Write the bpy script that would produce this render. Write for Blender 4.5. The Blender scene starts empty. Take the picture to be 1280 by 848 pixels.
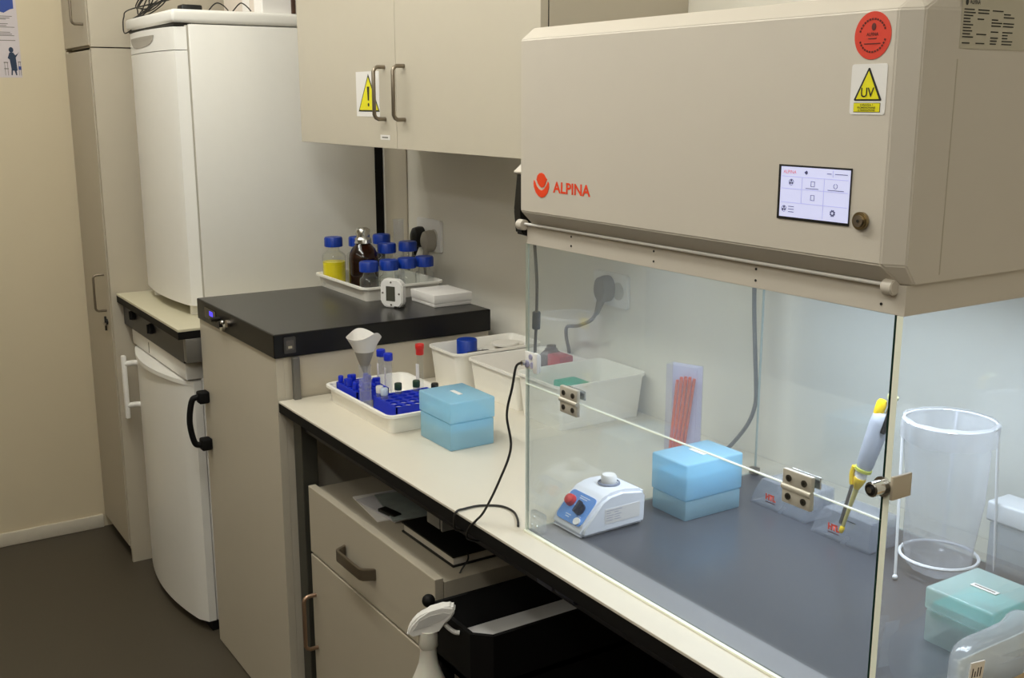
import bpy, bmesh, math, random
from mathutils import Vector, Matrix
random.seed(7)
SC = bpy.context.scene
COL = SC.collection
R = math.radians

# ------------------------------------------------------------------ camera
cam_d = bpy.data.cameras.new('camera'); cam = bpy.data.objects.new('camera', cam_d); COL.objects.link(cam)
cam_d.sensor_width = 36.0; cam_d.lens = 1356.0 / 1280.0 * 36.0; cam_d.clip_start = 0.02
yaw, pit, rol = R(147.14), R(12.41), R(-0.05)
fw = Vector((math.cos(pit)*math.cos(yaw), math.cos(pit)*math.sin(yaw), -math.sin(pit)))
rt = Vector((math.sin(yaw), -math.cos(yaw), 0)); up = rt.cross(fw)
rt, up = math.cos(rol)*rt + math.sin(rol)*up, -math.sin(rol)*rt + math.cos(rol)*up
m = Matrix((rt, up, -fw)).transposed().to_4x4(); m.translation = (0, 0, 1.6112)
cam.matrix_world = m
SC.camera = cam

# ------------------------------------------------------------------ world, lamps, exposure
w = bpy.data.worlds.new('world'); SC.world = w; w.use_nodes = True
w.node_tree.nodes['Background'].inputs[0].default_value = (0.9, 0.87, 0.8, 1)
w.node_tree.nodes['Background'].inputs[1].default_value = 0.3
def area(name, loc, sx, sy, power, col, direction=(0, 0, -1), spread=180):
    d = bpy.data.lights.new(name, 'AREA'); d.shape = 'RECTANGLE'; d.size = sx; d.size_y = sy
    d.energy = power; d.color = col; d.spread = R(spread)
    o = bpy.data.objects.new(name, d); COL.objects.link(o); o.location = loc
    o.rotation_euler = Vector(direction).to_track_quat('-Z', 'Y').to_euler()
    return o
WARM = (0.985, 1.0, 0.96)
def lamp_row(name, x0, x1, y, z, power, n):
    """row of soft point lamps, for the ceiling tube and the added fill rows"""
    for i in range(n):
        d = bpy.data.lights.new(name, 'POINT'); d.energy = power/n; d.color = WARM; d.shadow_soft_size = 0.07
        o = bpy.data.objects.new(name, d); COL.objects.link(o); o.location = (x0+(x1-x0)*(i+.5)/n, y, z)
lamp_row('ceiling_tube', -3.45, -1.05, 0.33, 2.52, 53, 8)
lamp_row('fill_light_right', -0.6, 1.2, -0.35, 2.52, 26, 4)  # unseen fill row added to brighten the hood's right side
lamp_row('fill_light_rear', -3.0, 0.4, -1.25, 2.52, 20, 6)  # unseen fill row added for the wall under the cabinet
HOOD_LED = area('hood_led', (-1.075, 1.27, 1.383), 0.60, 0.10, 4.6, (0.80, 0.88, 1.0), spread=165)
SC.view_settings.view_transform = 'Standard'; SC.view_settings.look = 'None'
SC.view_settings.gamma = 1.0; SC.view_settings.use_curve_mapping = False
SC.view_settings.exposure = 0.06
SC.cycles.use_denoising = True
SC.cycles.max_bounces = 10; SC.cycles.transparent_max_bounces = 24
SC.cycles.sample_clamp_indirect = 4.0
SC.cycles.caustics_reflective = False; SC.cycles.caustics_refractive = False

# ------------------------------------------------------------------ materials
def lin(c):
    if isinstance(c, str):
        c = [int(c[i:i+2], 16) / 255 for i in (0, 2, 4)]
    return tuple(x/12.92 if x <= 0.04045 else ((x+0.055)/1.055)**2.4 for x in c) + (1,)
MAT = {}
def pm(name, c, rough=0.5, metal=0.0, spec=0.5, noise=0.03, nscale=40, bump=0.0, bscale=200, alpha=1.0, coat=0.0, emit=None, emit_s=0, sss=0):
    """principled material whose colour is gently mottled by a noise texture"""
    if name in MAT: return MAT[name]
    ma = bpy.data.materials.new(name); ma.use_nodes = True; nt = ma.node_tree; b = nt.nodes['Principled BSDF']
    col = lin(c)
    tc = nt.nodes.new('ShaderNodeTexCoord')
    if noise:
        n = nt.nodes.new('ShaderNodeTexNoise'); n.inputs['Scale'].default_value = nscale; n.inputs['Detail'].default_value = 4
        nt.links.new(tc.outputs['Object'], n.inputs['Vector'])
        r = nt.nodes.new('ShaderNodeMix'); r.data_type = 'RGBA'
        r.inputs[6].default_value = tuple(x*(1-noise) for x in col[:3]) + (1,)
        r.inputs[7].default_value = tuple(min(1, x*(1+noise)) for x in col[:3]) + (1,)
        nt.links.new(n.outputs['Fac'], r.inputs[0]); nt.links.new(r.outputs[2], b.inputs['Base Color'])
    else:
        b.inputs['Base Color'].default_value = col
    b.inputs['Roughness'].default_value = rough; b.inputs['Metallic'].default_value = metal
    b.inputs['Specular IOR Level'].default_value = spec; b.inputs['Alpha'].default_value = alpha
    b.inputs['Coat Weight'].default_value = coat
    if sss: b.inputs['Subsurface Weight'].default_value = sss; b.inputs['Subsurface Scale'].default_value = 0.01
    if bump:
        n2 = nt.nodes.new('ShaderNodeTexNoise'); n2.inputs['Scale'].default_value = bscale; n2.inputs['Detail'].default_value = 3
        nt.links.new(tc.outputs['Object'], n2.inputs['Vector'])
        bp = nt.nodes.new('ShaderNodeBump'); bp.inputs['Strength'].default_value = bump; bp.inputs['Distance'].default_value = 0.002
        nt.links.new(n2.outputs['Fac'], bp.inputs['Height']); nt.links.new(bp.outputs['Normal'], b.inputs['Normal'])
    if emit:
        b.inputs['Emission Color'].default_value = lin(emit); b.inputs['Emission Strength'].default_value = emit_s
    MAT[name] = ma
    return ma
def clear(name, tint, haze='e6ecf4', haze_f=0.03, gloss=1.0, rough=0.0, base=0.04, mott=0.5):
    """clear pane: transparent, a facing-dependent gloss and a diffuse haze colour mixed in"""
    if name in MAT: return MAT[name]
    ma = bpy.data.materials.new(name); ma.use_nodes = True; nt = ma.node_tree; nt.nodes.clear()
    out = nt.nodes.new('ShaderNodeOutputMaterial')
    tr = nt.nodes.new('ShaderNodeBsdfTransparent'); tr.inputs[0].default_value = lin(tint)
    di = nt.nodes.new('ShaderNodeBsdfDiffuse'); di.inputs[0].default_value = lin(haze)
    tl = nt.nodes.new('ShaderNodeBsdfTranslucent'); tl.inputs[0].default_value = lin(haze)
    ad = nt.nodes.new('ShaderNodeMixShader'); ad.inputs[0].default_value = 0.5
    nt.links.new(di.outputs[0], ad.inputs[1]); nt.links.new(tl.outputs[0], ad.inputs[2])
    tc = nt.nodes.new('ShaderNodeTexCoord'); nz = nt.nodes.new('ShaderNodeTexNoise'); nz.inputs['Scale'].default_value = 12
    nt.links.new(tc.outputs['Object'], nz.inputs['Vector'])
    mh = nt.nodes.new('ShaderNodeMath'); mh.operation = 'MULTIPLY_ADD'; mh.inputs[1].default_value = haze_f*mott; mh.inputs[2].default_value = haze_f*(1-mott*.5)
    nt.links.new(nz.outputs['Fac'], mh.inputs[0])
    m1 = nt.nodes.new('ShaderNodeMixShader')
    nt.links.new(mh.outputs[0], m1.inputs[0]); nt.links.new(tr.outputs[0], m1.inputs[1]); nt.links.new(ad.outputs[0], m1.inputs[2])
    gl = nt.nodes.new('ShaderNodeBsdfGlossy'); gl.inputs['Roughness'].default_value = rough
    lw = nt.nodes.new('ShaderNodeLayerWeight'); lw.inputs[0].default_value = 0.5
    pw = nt.nodes.new('ShaderNodeMath'); pw.operation = 'POWER'; pw.inputs[1].default_value = 4.0
    nt.links.new(lw.outputs['Facing'], pw.inputs[0])
    mu = nt.nodes.new('ShaderNodeMath'); mu.operation = 'MULTIPLY_ADD'; mu.inputs[1].default_value = 0.8*gloss; mu.inputs[2].default_value = base
    nt.links.new(pw.outputs[0], mu.inputs[0])
    m2 = nt.nodes.new('ShaderNodeMixShader')
    nt.links.new(mu.outputs[0], m2.inputs[0]); nt.links.new(m1.outputs[0], m2.inputs[1]); nt.links.new(gl.outputs[0], m2.inputs[2])
    nt.links.new(m2.outputs[0], out.inputs[0])
    MAT[name] = ma
    return ma

wall_m   = pm('wall_paint', 'ebe6d9', 0.75, noise=0.02, nscale=8, bump=0.05, bscale=300)
leftw_m  = pm('left_wall_paint', 'cfc1a4', 0.8, noise=0.02, nscale=6, bump=0.05, bscale=300)
far_m    = pm('brown_grey_wall_paint', '857a69', 0.8, noise=0.02)
ceil_m   = pm('ceiling_paint', 'dedad0', 0.9, noise=0.02)
floor_m  = pm('floor_lino', '4a4338', 0.45, noise=0.08, nscale=120, spec=0.35)
skirt_m  = pm('skirting_paint', 'cfc6b4', 0.6)
lamin_m  = pm('cream_laminate', 'c3baa8', 0.45, noise=0.02, nscale=20)
lamin2_m = pm('grey_beige_laminate', 'b6ac99', 0.5, noise=0.02, nscale=20)
dark_gap = pm('dark_gap', '2a261f', 0.8)
black_m  = pm('black_plastic', '0c0b09', 0.45)
blackm_m = pm('matt_black', '060505', 0.65, spec=0.25)
metal_m  = pm('brushed_metal', 'a0968a', 0.35, metal=1.0, noise=0.05, nscale=200)
bronze_m = pm('handle_metal', '8f8474', 0.38, metal=0.9, noise=0.05)
chrome_m = pm('chrome', 'd8d8d6', 0.12, metal=1.0, noise=0)
white_m  = pm('white_enamel', 'eeebe4', 0.3, noise=0.015, nscale=30)
whitep_m = pm('white_plastic', 'eeece8', 0.4, noise=0.015)
cream_p  = pm('cream_plastic', 'f8f4ea', 0.45, noise=0.02)
slab_m   = pm('black_laminate', '24221f', 0.28, noise=0.05, nscale=60, spec=0.6)
slabe_m  = pm('black_slab_edge', '0f0e0e', 0.4, spec=.3)
bench_m  = pm('bench_laminate', 'd8d1c1', 0.35, noise=0.02, nscale=15)
navy_m   = pm('dark_navy_steel', '15161f', 0.4)
grey_m   = pm('grey_steel', '6f6c66', 0.4, metal=0.3)
legm_m   = pm('dark_green_grey_steel', '3b3a33', 0.4)
hood_m   = pm('hood_powder_coat', 'cbc2b4', 0.5, noise=0.015, nscale=25, bump=0.03, bscale=600)
steel_m  = pm('grey_base_plate', '4f5055', 0.28, noise=0.03, nscale=10, metal=0.2)
steell_m = pm('reflection_strip_grey', '77787e', 0.35, noise=0.03)
red_m    = pm('orange_red_print', 'ea4214', 0.5, noise=0)
redst_m  = pm('red_sticker', 'd8402c', 0.45, noise=0.03)
dred_m   = pm('dark_red_print', '5a1a12', 0.6, noise=0)
ink_m    = pm('black_ink', '17150f', 0.6, noise=0)
gink_m   = pm('grey_ink', '6b665c', 0.6, noise=0)
yel_m    = pm('sign_yellow', 'e8de10', 0.5, noise=0)
paper_m  = pm('paper_white', 'e9e5e0', 0.7, noise=0.01)
plate_m  = pm('silver_label', 'b9b19c', 0.5, noise=0.03)
glass_m  = clear('pane_glass', 'fbfdfd', haze='dde6f6', haze_f=0.034, base=0.06)  # bluish haze colour imitates light and reflections veiling the panes
glassb_m = clear('back_pane_glass', 'fafcfd', haze='dde6f6', haze_f=0.04, base=0.06)  # same painted veil of reflected light on the back pane
edge_m   = pm('lit_glass_edge', 'fdffec', 0.25, noise=0, spec=0.8)  # near-white colour imitates lamp light guided to the pane edges
edgeg_m  = pm('dark_green_edge', '2c4a3c', 0.2, noise=0)
tealg_m  = pm('teal_glass_edge', 'b2beb8', 0.2, noise=0)
acryl_m  = clear('acrylic', 'fafbfd', haze='dfe3ec', haze_f=0.28, gloss=0.6)
boros_m  = clear('laboratory_glass', 'fafbfa', haze='e4e8e8', haze_f=0.035, gloss=1.0, base=0.05)
beaker_m = clear('clear_plastic', 'fbfcfe', haze='eef1f8', haze_f=0.22, gloss=0.7)
filmm    = clear('plastic_film', 'fbfcfe', haze='f4f7fd', haze_f=0.34, gloss=0.6, rough=0.1)
amberg_m = clear('amber_glass', '8a4a1c', haze='3a1c08', haze_f=0.35, gloss=1.0, base=0.06)
blue_m   = pm('blue_plastic', '1530c4', 0.35, noise=0.03)
bluec_m  = pm('blue_cap', '0e379a', 0.35, noise=0.03)
tipb_m   = clear('pale_blue_plastic', 'eefafe', haze='bce8fa', haze_f=0.78, gloss=0.5, rough=0.15, mott=.15)
tipin_m  = pm('tip_rack_blue', 'a4def8', 0.5, noise=0.03)
teal_m   = clear('pale_teal_plastic', 'f6fdfc', haze='dff4f2', haze_f=0.62, gloss=0.5, rough=0.15, mott=.2)
tealin_m = pm('tip_rack_teal', '38b3ae', 0.5, noise=0.03)
yliq_m   = pm('yellow_liquid', 'f4e000', 0.2, noise=0.02)
brown_m  = pm('brown_liquid', '4a2408', 0.25, noise=0.05)
foil_m   = pm('foil', 'd8d6d0', 0.25, metal=1.0, bump=0.8, bscale=90)
orange_m = pm('orange_plastic', 'ff6400', 0.4, noise=0.05)
lilac_m  = clear('lilac_film', 'fafaff', haze='dedffa', haze_f=0.03, gloss=0.5, rough=0.2)
pipg_m   = pm('pipette_grey', 'b2b7c2', 0.35, noise=0.02)
pipy_m   = pm('pipette_yellow', 'ecc818', 0.4, noise=0.02)
vortb_m  = pm('panel_blue', '5f97e4', 0.35, noise=0.02)
redb_m   = pm('red_knob', 'd42a24', 0.3, noise=0.02)
cable_m  = pm('cable_black', '191714', 0.45, noise=0)
cableg_m = pm('cable_grey', '6d6d70', 0.5, noise=0)
greenc_m = pm('dark_green_cap', '26402c', 0.4)
green_m  = pm('green_plastic', '2fa98c', 0.5)
card_m   = pm('cardboard', '9a7d52', 0.8, noise=0.05)
pagew_m  = pm('page_edges', 'cfc8bb', 0.8, noise=0.1, nscale=300)
lid_m    = pm('frosted_white_lid', 'dfe3e6', 0.5)
spray_m  = pm('spray_bottle_body', 'dcd8cc', 0.35, sss=0.1)
screen_m = pm('touch_screen', 'b6b8d6', 0.3, noise=0, emit='cdd0f0', emit_s=0.55)
scri_m   = pm('screen_ink', '5a5c86', 0.5, noise=0)
scrl_m   = pm('screen_line', 'a9abd6', 0.5, noise=0, emit='a9abd6', emit_s=0.4)
redbox_m = pm('crimson_plastic', 'b02a30', 0.4)
posterw  = pm('poster_paper', 'c9bfc0', 0.6, noise=0.02)
posterb  = pm('poster_blue', '24418e', 0.6, noise=0)
posterd  = pm('poster_dark', '142a44', 0.6, noise=0)

# ------------------------------------------------------------------ mesh builder
class MB:
    def __init__(s): s.bm = bmesh.new(); s.slots = []
    def _slot(s, mat):
        if mat is None: return 0
        if mat not in s.slots: s.slots.append(mat)
        return s.slots.index(mat) + 1
    def _merge(s, t, mat=None, mtx=None):
        if mtx is not None: t.transform(mtx)
        k = s._slot(mat)
        bmesh.ops.recalc_face_normals(t, faces=t.faces)
        vm = {v: s.bm.verts.new(v.co) for v in t.verts}
        for f in t.faces:
            try: nf = s.bm.faces.new([vm[v] for v in f.verts])
            except ValueError: continue
            nf.material_index = k if k else f.material_index
        t.free(); return s
    def box(s, a, b, bev=0.0, seg=2, mat=None, mtx=None, taper=None):
        t = bmesh.new(); bmesh.ops.create_cube(t, size=1)
        c = [(p+q)/2 for p, q in zip(a, b)]; d = [abs(q-p) for p, q in zip(a, b)]
        for v in t.verts:
            k = 1.0
            if taper and v.co.z < 0: k = taper
            v.co = (c[0]+v.co.x*d[0]*k, c[1]+v.co.y*d[1]*k, c[2]+v.co.z*d[2])
        if bev: bmesh.ops.bevel(t, geom=t.edges[:], offset=min(bev, min(d)*0.49), segments=seg, affect='EDGES', profile=0.5)
        return s._merge(t, mat, mtx)
    def cyl(s, p, q, r, r2=None, n=20, mat=None, bev=0):
        r2 = r if r2 is None else r2
        p, q = Vector(p), Vector(q); h = (q-p).length
        t = bmesh.new(); bmesh.ops.create_cone(t, cap_ends=True, segments=n, radius1=r, radius2=r2, depth=h)
        if bev: bmesh.ops.bevel(t, geom=[e for e in t.edges if abs(e.verts[0].co.z-e.verts[1].co.z) < 1e-6], offset=bev, segments=2, affect='EDGES')
        mtx = Matrix.Translation((p+q)/2) @ (q-p).to_track_quat('Z', 'Y').to_matrix().to_4x4()
        return s._merge(t, mat, mtx)
    def lathe(s, prof, c=(0, 0, 0), n=28, mat=None, mtx=None, wob=None):
        """prof: list of (r, z); r = 0 closes"""
        t = bmesh.new(); rings = []
        for r, z in prof:
            if r < 1e-6: rings.append([t.verts.new((c[0], c[1], c[2]+z))])
            else:
                ring = []
                for i in range(n):
                    a = 2*math.pi*i/n; rr = r*(wob(a, z) if wob else 1)
                    ring.append(t.verts.new((c[0]+rr*math.cos(a), c[1]+rr*math.sin(a), c[2]+z)))
                rings.append(ring)
        for A, B in zip(rings, rings[1:]):
            for i in range(n):
                j = (i+1) % n
                if len(A) == 1 and len(B) == 1: continue
                if len(A) == 1: t.faces.new((A[0], B[j], B[i]))
                elif len(B) == 1: t.faces.new((A[i], A[j], B[0]))
                else: t.faces.new((A[i], A[j], B[j], B[i]))
        return s._merge(t, mat, mtx)
    def tube(s, pts, r, n=8, mat=None, smooth=True, closed=False):
        pts = [Vector(p) for p in pts]
        if smooth and len(pts) > 2: pts = spline(pts, closed=closed)
        t = bmesh.new(); rings = []; N = len(pts); nrm = None
        for i, p in enumerate(pts):
            if closed: d = pts[(i+1) % N] - pts[i-1]
            else: d = pts[min(i+1, N-1)] - pts[max(i-1, 0)]
            d.normalize()
            if nrm is None:
                nrm = d.orthogonal().normalized()
            else:
                nrm = (nrm - d*nrm.dot(d)); nrm = nrm.normalized() if nrm.length > 1e-6 else d.orthogonal().normalized()
            b = d.cross(nrm)
            rr = r(i/(N-1)) if callable(r) else r
            rings.append([t.verts.new(p + rr*(math.cos(2*math.pi*k/n)*nrm + math.sin(2*math.pi*k/n)*b)) for k in range(n)])
        pairs = list(zip(rings, rings[1:])) + ([(rings[-1], rings[0])] if closed else [])
        for A, B in pairs:
            for i in range(n): t.faces.new((A[i], A[(i+1) % n], B[(i+1) % n], B[i]))
        if not closed:
            t.faces.new(rings[0][::-1]); t.faces.new(rings[-1])
        return s._merge(t, mat)
    def prism(s, poly, plane, h0, h1, mat=None, bev=0):
        """2-D polygon on a plane (o, u, v), extruded along its normal from h0 to h1"""
        o, u, v = [Vector(x) for x in plane]; n = u.cross(v).normalized()
        t = bmesh.new()
        A = [t.verts.new(o+u*a+v*b+n*h0) for a, b in poly]; B = [t.verts.new(o+u*a+v*b+n*h1) for a, b in poly]
        t.faces.new(A[::-1]); t.faces.new(B)
        for i in range(len(A)):
            j = (i+1) % len(A); t.faces.new((A[i], A[j], B[j], B[i]))
        if bev: bmesh.ops.bevel(t, geom=t.edges[:], offset=bev, segments=2, affect='EDGES')
        return s._merge(t, mat)
    def sphere(s, c, r, sc=(1, 1, 1), mat=None, u=16, v=10):
        t = bmesh.new(); bmesh.ops.create_uvsphere(t, u_segments=u, v_segments=v, radius=r)
        return s._merge(t, mat, Matrix.Translation(c) @ Matrix.Diagonal((*sc, 1)))
    def hull(s, pts, mat=None, bev=0):
        t = bmesh.new()
        for p in pts: t.verts.new(p)
        bmesh.ops.convex_hull(t, input=t.verts[:])
        bmesh.ops.dissolve_limit(t, angle_limit=0.02, verts=t.verts[:], edges=t.edges[:])
        if bev: bmesh.ops.bevel(t, geom=t.edges[:], offset=bev, segments=3, affect='EDGES')
        return s._merge(t, mat)
    def build(s, name, mat, parent=None, smooth=True, loc=None, rotz=0):
        me = bpy.data.meshes.new(name); off = Vector((0, 0, 0))
        if parent is not None: off = Vector(parent['_off'])
        elif loc is not None: off = Vector(loc)
        if off.length: bmesh.ops.translate(s.bm, verts=s.bm.verts[:], vec=-off)
        s.bm.to_mesh(me); s.bm.free()
        me.materials.append(mat)
        for x in s.slots: me.materials.append(x)
        if smooth:
            for p in me.polygons: p.use_smooth = True
            me.set_sharp_from_angle(angle=R(38))
        o = bpy.data.objects.new(name, me); COL.objects.link(o); o['_off'] = tuple(off)
        if parent is not None: o.parent = parent
        else: o.location = off
        return o
def spline(pts, k=8, closed=False):
    out = []; N = len(pts)
    rng = range(N if closed else N-1)
    for i in rng:
        if closed: p0, p1, p2, p3 = pts[i-1], pts[i], pts[(i+1) % N], pts[(i+2) % N]
        else: p0, p1, p2, p3 = pts[max(i-1, 0)], pts[i], pts[i+1], pts[min(i+2, N-1)]
        for j in range(k):
            t = j/k
            out.append(0.5*((2*p1)+(p2-p0)*t+(2*p0-5*p1+4*p2-p3)*t*t+(3*p1-p0-3*p2+p3)*t**3))
    if not closed: out.append(pts[-1].copy())
    return out
def tag(o, label=None, cat=None, group=None, kind=None):
    if label: o['label'] = label
    if cat: o['category'] = cat
    if group: o['group'] = group
    if kind: o['kind'] = kind
    return o
def thing(name, loc, label, cat, group=None, rotz=0):
    o = bpy.data.objects.new(name, None); COL.objects.link(o); o.location = loc; o['_off'] = tuple(loc)
    o.empty_display_size = 0.05; o.rotation_euler.z = rotz
    return tag(o, label, cat, group)
def part(o, label): o['label'] = label; return o
def FX(x): return ((x, 0, 0), (0, 1, 0), (0, 0, 1))      # plane facing +x : u = y, v = z
def FY(y): return ((0, y, 0), (1, 0, 0), (0, 0, 1))      # plane facing -y : u = x, v = z
def rectp(a0, b0, a1, b1): return [(a0, b0), (a1, b0), (a1, b1), (a0, b1)]
def rrect(a0, b0, a1, b1, r, k=4):
    out = []
    for cx, cy, s in ((a1-r, b1-r, 0), (a0+r, b1-r, 90), (a0+r, b0+r, 180), (a1-r, b0+r, 270)):
        for i in range(k+1):
            t = R(s+90*i/k); out.append((cx+r*math.cos(t), cy+r*math.sin(t)))
    return out
def ell(ca, cb, ra, rb, n=28, a0=0, a1=360):
    full = abs(a1-a0) >= 360
    m_ = n if full else n+1
    return [(ca+ra*math.cos(R(a0+(a1-a0)*i/n)), cb+rb*math.sin(R(a0+(a1-a0)*i/n))) for i in range(m_)]
def decal(name, poly, plane, mat, parent, h=0.0004, base=0.0):
    return MB().prism(poly, plane, base, base+h).build(name, mat, parent, smooth=False)
def text(name, body, plane, a, b, height, mat, parent, width=None, h=0.0004, bold=0.0, align='LEFT'):
    """flat lettering on a plane, its lower left corner at (a, b); turned into a mesh"""
    cu = bpy.data.curves.new('t', 'FONT'); cu.body = body; cu.size = 1; cu.offset = bold; cu.resolution_u = 3
    to = bpy.data.objects.new('t', cu); COL.objects.link(to)
    dg = bpy.context.evaluated_depsgraph_get(); dg.update()
    me = bpy.data.meshes.new_from_object(to.evaluated_get(dg)); bpy.data.objects.remove(to)
    xs = [v.co.x for v in me.vertices]; ys = [v.co.y for v in me.vertices]
    x0, x1, y0, y1 = min(xs), max(xs), min(ys), max(ys)
    ky = height/(y1-y0); kx = ky if width is None else width/(x1-x0)
    o, u, v = [Vector(x) for x in plane]; n = u.cross(v).normalized()
    sh = {'LEFT': 0, 'CENTER': -(x1-x0)*kx/2}[align]
    off = Vector(parent['_off'])
    for q in me.vertices:
        q.co = o+u*(a+sh+(q.co.x-x0)*kx)+v*(b+(q.co.y-y0)*ky)+n*h-off
    me.materials.clear(); me.materials.append(mat); me.name = name
    ob = bpy.data.objects.new(name, me); COL.objects.link(ob); ob.parent = parent; ob['_off'] = tuple(off)
    return ob
def struct(o): o['kind'] = 'structure'; return o

# ------------------------------------------------------------------ room
XL, YW = -4.18, 1.575
struct(MB().box((XL-0.1, -1.6, -0.1), (1.6, YW+0.1, 0)).build('floor', floor_m, smooth=False))
struct(MB().box((XL-0.1, -1.6, 2.7), (1.6, YW+0.1, 2.8)).build('ceiling', ceil_m, smooth=False))
struct(MB().box((XL-0.1, YW, 0), (1.6, YW+0.1, 2.7)).build('wall_back', wall_m, smooth=False))
struct(MB().box((XL-0.1, -1.6, 0), (XL, YW, 2.7)).build('wall_left', leftw_m, smooth=False))
struct(MB().box((1.6, -1.6, 0), (1.7, YW+0.1, 2.7)).build('wall_right', far_m, smooth=False))
struct(MB().box((XL-0.1, -1.7, 0), (1.6, -1.6, 2.7)).build('wall_front', far_m, smooth=False))
struct(MB().box((XL, -1.6, 0), (XL+0.014, 0.815, 0.052), 0.004).build('baseboard_left', skirt_m))
tr = struct(MB().box((-3.185, YW-0.006, 0.0), (-3.035, YW, 2.7), 0.003).build('trim_1', lamin_m))

def bow(p, q, out, r=0.005, flat=None):
    """bow handle: two posts at p and q and a grip joined by short bends"""
    p, q, o = Vector(p), Vector(q), Vector(out); d = (q-p).normalized(); k = r*2.2
    L = o.length; on = o/L
    pts = [p, p+on*(L-k), p+on*(L-k*0.35)+d*k*0.35, p+o+d*k, q+o-d*k, q+on*(L-k*0.35)-d*k*0.35, q+on*(L-k), q]
    mb = MB(); mb.tube(pts, r, n=10, smooth=False)
    return mb

# ------------------------------------------------------------------ tall cabinet at the far end
t = thing('tall_cabinet', (-3.97, 1.19, 0), 'tall narrow beige cabinet standing against the left wall in the corner', 'cabinet')
mb = MB(); X0, X1, Y0, Y1 = -4.17, -3.77, 0.82, 1.56
mb.box((X0, Y0+.002, .05), (X0+.018, Y1, 1.778)).box((X1-.018, Y0+.002, .05), (X1, Y1, 1.778)).box((X0+.018, Y0+.02, .051), (X1-.018, Y1-.011, .068)).box((X0+.018, Y0+.02, 1.76), (X1-.018, Y1-.011, 1.777)).box((X0+.018, Y1-.01, .051), (X1-.018, Y1-.001, 1.777))
mb.box((X1-.016, Y0+.004, .0), (X1-.0005, Y1-.001, .05))
mb.build('body', lamin2_m, t, smooth=False)
mb = MB(); mb.box((X0, Y0+.002, 1.782), (X0+.018, Y1, 2.5)).box((X1-.018, Y0+.002, 1.782), (X1, Y1, 2.5)).box((X0+.018, Y0+.02, 1.783), (X1-.018, Y1-.011, 1.8)).box((X0+.018, Y0+.003, 2.482), (X1-.018, Y1-.011, 2.499)).box((X0+.018, Y1-.01, 1.79), (X1-.018, Y1-.001, 2.498))
mb.build('upper_body', lamin2_m, t, smooth=False)
MB().box((X0+.01, Y0+.05, 0), (X1-.02, Y0+.07, .05)).build('toe_kick', dark_gap, t, smooth=False)
MB().box((X0+.019, Y0+.0195, .07), (X1-.019, Y0+.0198, 1.759)).build('shadow_gap', dark_gap, t, smooth=False)
d = MB().box((X0+.006, Y0, .055), (X1-.022, Y0+.019, 1.772), 0.001).build('door', lamin2_m, t, smooth=False)
bow((-3.845, Y0, .905), (-3.845, Y0, 1.03), (0, -.036, 0), .0042).build('handle', bronze_m, d)
mb = MB(); mb.prism(ell(-3.845, .865, .010, .010), FY(Y0), 0, .004); mb.prism(rrect(-3.849, .835, -3.841, .885, .003), FY(Y0), .004, .010, mat=black_m)
mb.prism(rrect(-3.842, .858, -3.812, .866, .002), FY(Y0), .012, .016, mat=metal_m)
mb.build('lock', black_m, d)
d = MB().box((X0+.006, Y0, 1.788), (X1-.022, Y0+.019, 2.49), 0.001).build('door', lamin2_m, t, smooth=False)
bow((-3.845, Y0, 1.855), (-3.845, Y0, 1.985), (0, -.036, 0), .0042).build('handle', bronze_m, d)

# poster on the left wall
t = thing('wall_poster', (XL, .56, 1.69), 'white instruction poster with blue printing hung high on the left wall', 'poster')
pl = ((XL, 0, 0), (0, 1, 0), (0, 0, 1))
decal('sheet', rectp(.38, 1.69, .676, 2.11), pl, posterw, t, .0012)
decal('blue_block', [(.38, 1.918), (.6, 1.915), (.635, 1.905), (.655, 1.917), (.667, 1.92), (.668, 2.03), (.38, 2.03)], pl, posterb, t, .0004, .0012)
mb = MB()
for z, a1 in ((1.893, .660), (1.887, .652), (1.883, .640), (1.868, .645), (1.862, .640), (1.857, .665), (1.840, .65), (1.834, .655), (1.829, .662), (1.813, .664)):
    mb.prism(rectp(.39, z, a1, z+.0022), pl, .0012, .0016)
mb.build('text_lines', gink_m, t, smooth=False)
mb = MB()
mb.prism(ell(.647, 1.783, .0075, .009), pl, .0012, .0016)                                # figure drawn in silhouette
mb.prism([(.641, 1.774), (.653, 1.774), (.659, 1.765), (.676-.006, 1.773), (.671, 1.777), (.660, 1.757), (.662, 1.715), (.659, 1.712), (.660, 1.698), (.656, 1.698), (.652, 1.713), (.647, 1.713), (.645, 1.698), (.641, 1.698), (.643, 1.72), (.640, 1.75), (.634, 1.755)], pl, .0012, .0016)
mb.build('printed_figure', posterd, t, smooth=False)
mb = MB()
for a in (.6665, .6755-.003): mb.prism(rectp(a, 1.697, a+.0015, 1.742), pl, .0012, .0016)
mb.prism(rectp(.6655, 1.716, .675, 1.728), pl, .0012, .0016, mat=posterb); mb.prism(rectp(.6655, 1.741, .675, 1.744), pl, .0012, .0016)
mb.build('printed_stool', gink_m, t, smooth=False); mb = MB()
for a in (.622, .631): mb.prism(rectp(a, 1.697, a+.0015, 1.742), pl, .0012, .0016)
mb.prism(rectp(.620, 1.739, .634, 1.742), pl, .0012, .0016); mb.prism(rectp(.620, 1.718, .634, 1.721), pl, .0012, .0016)
mb.build('printed_stool', gink_m, t, smooth=False)

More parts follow.
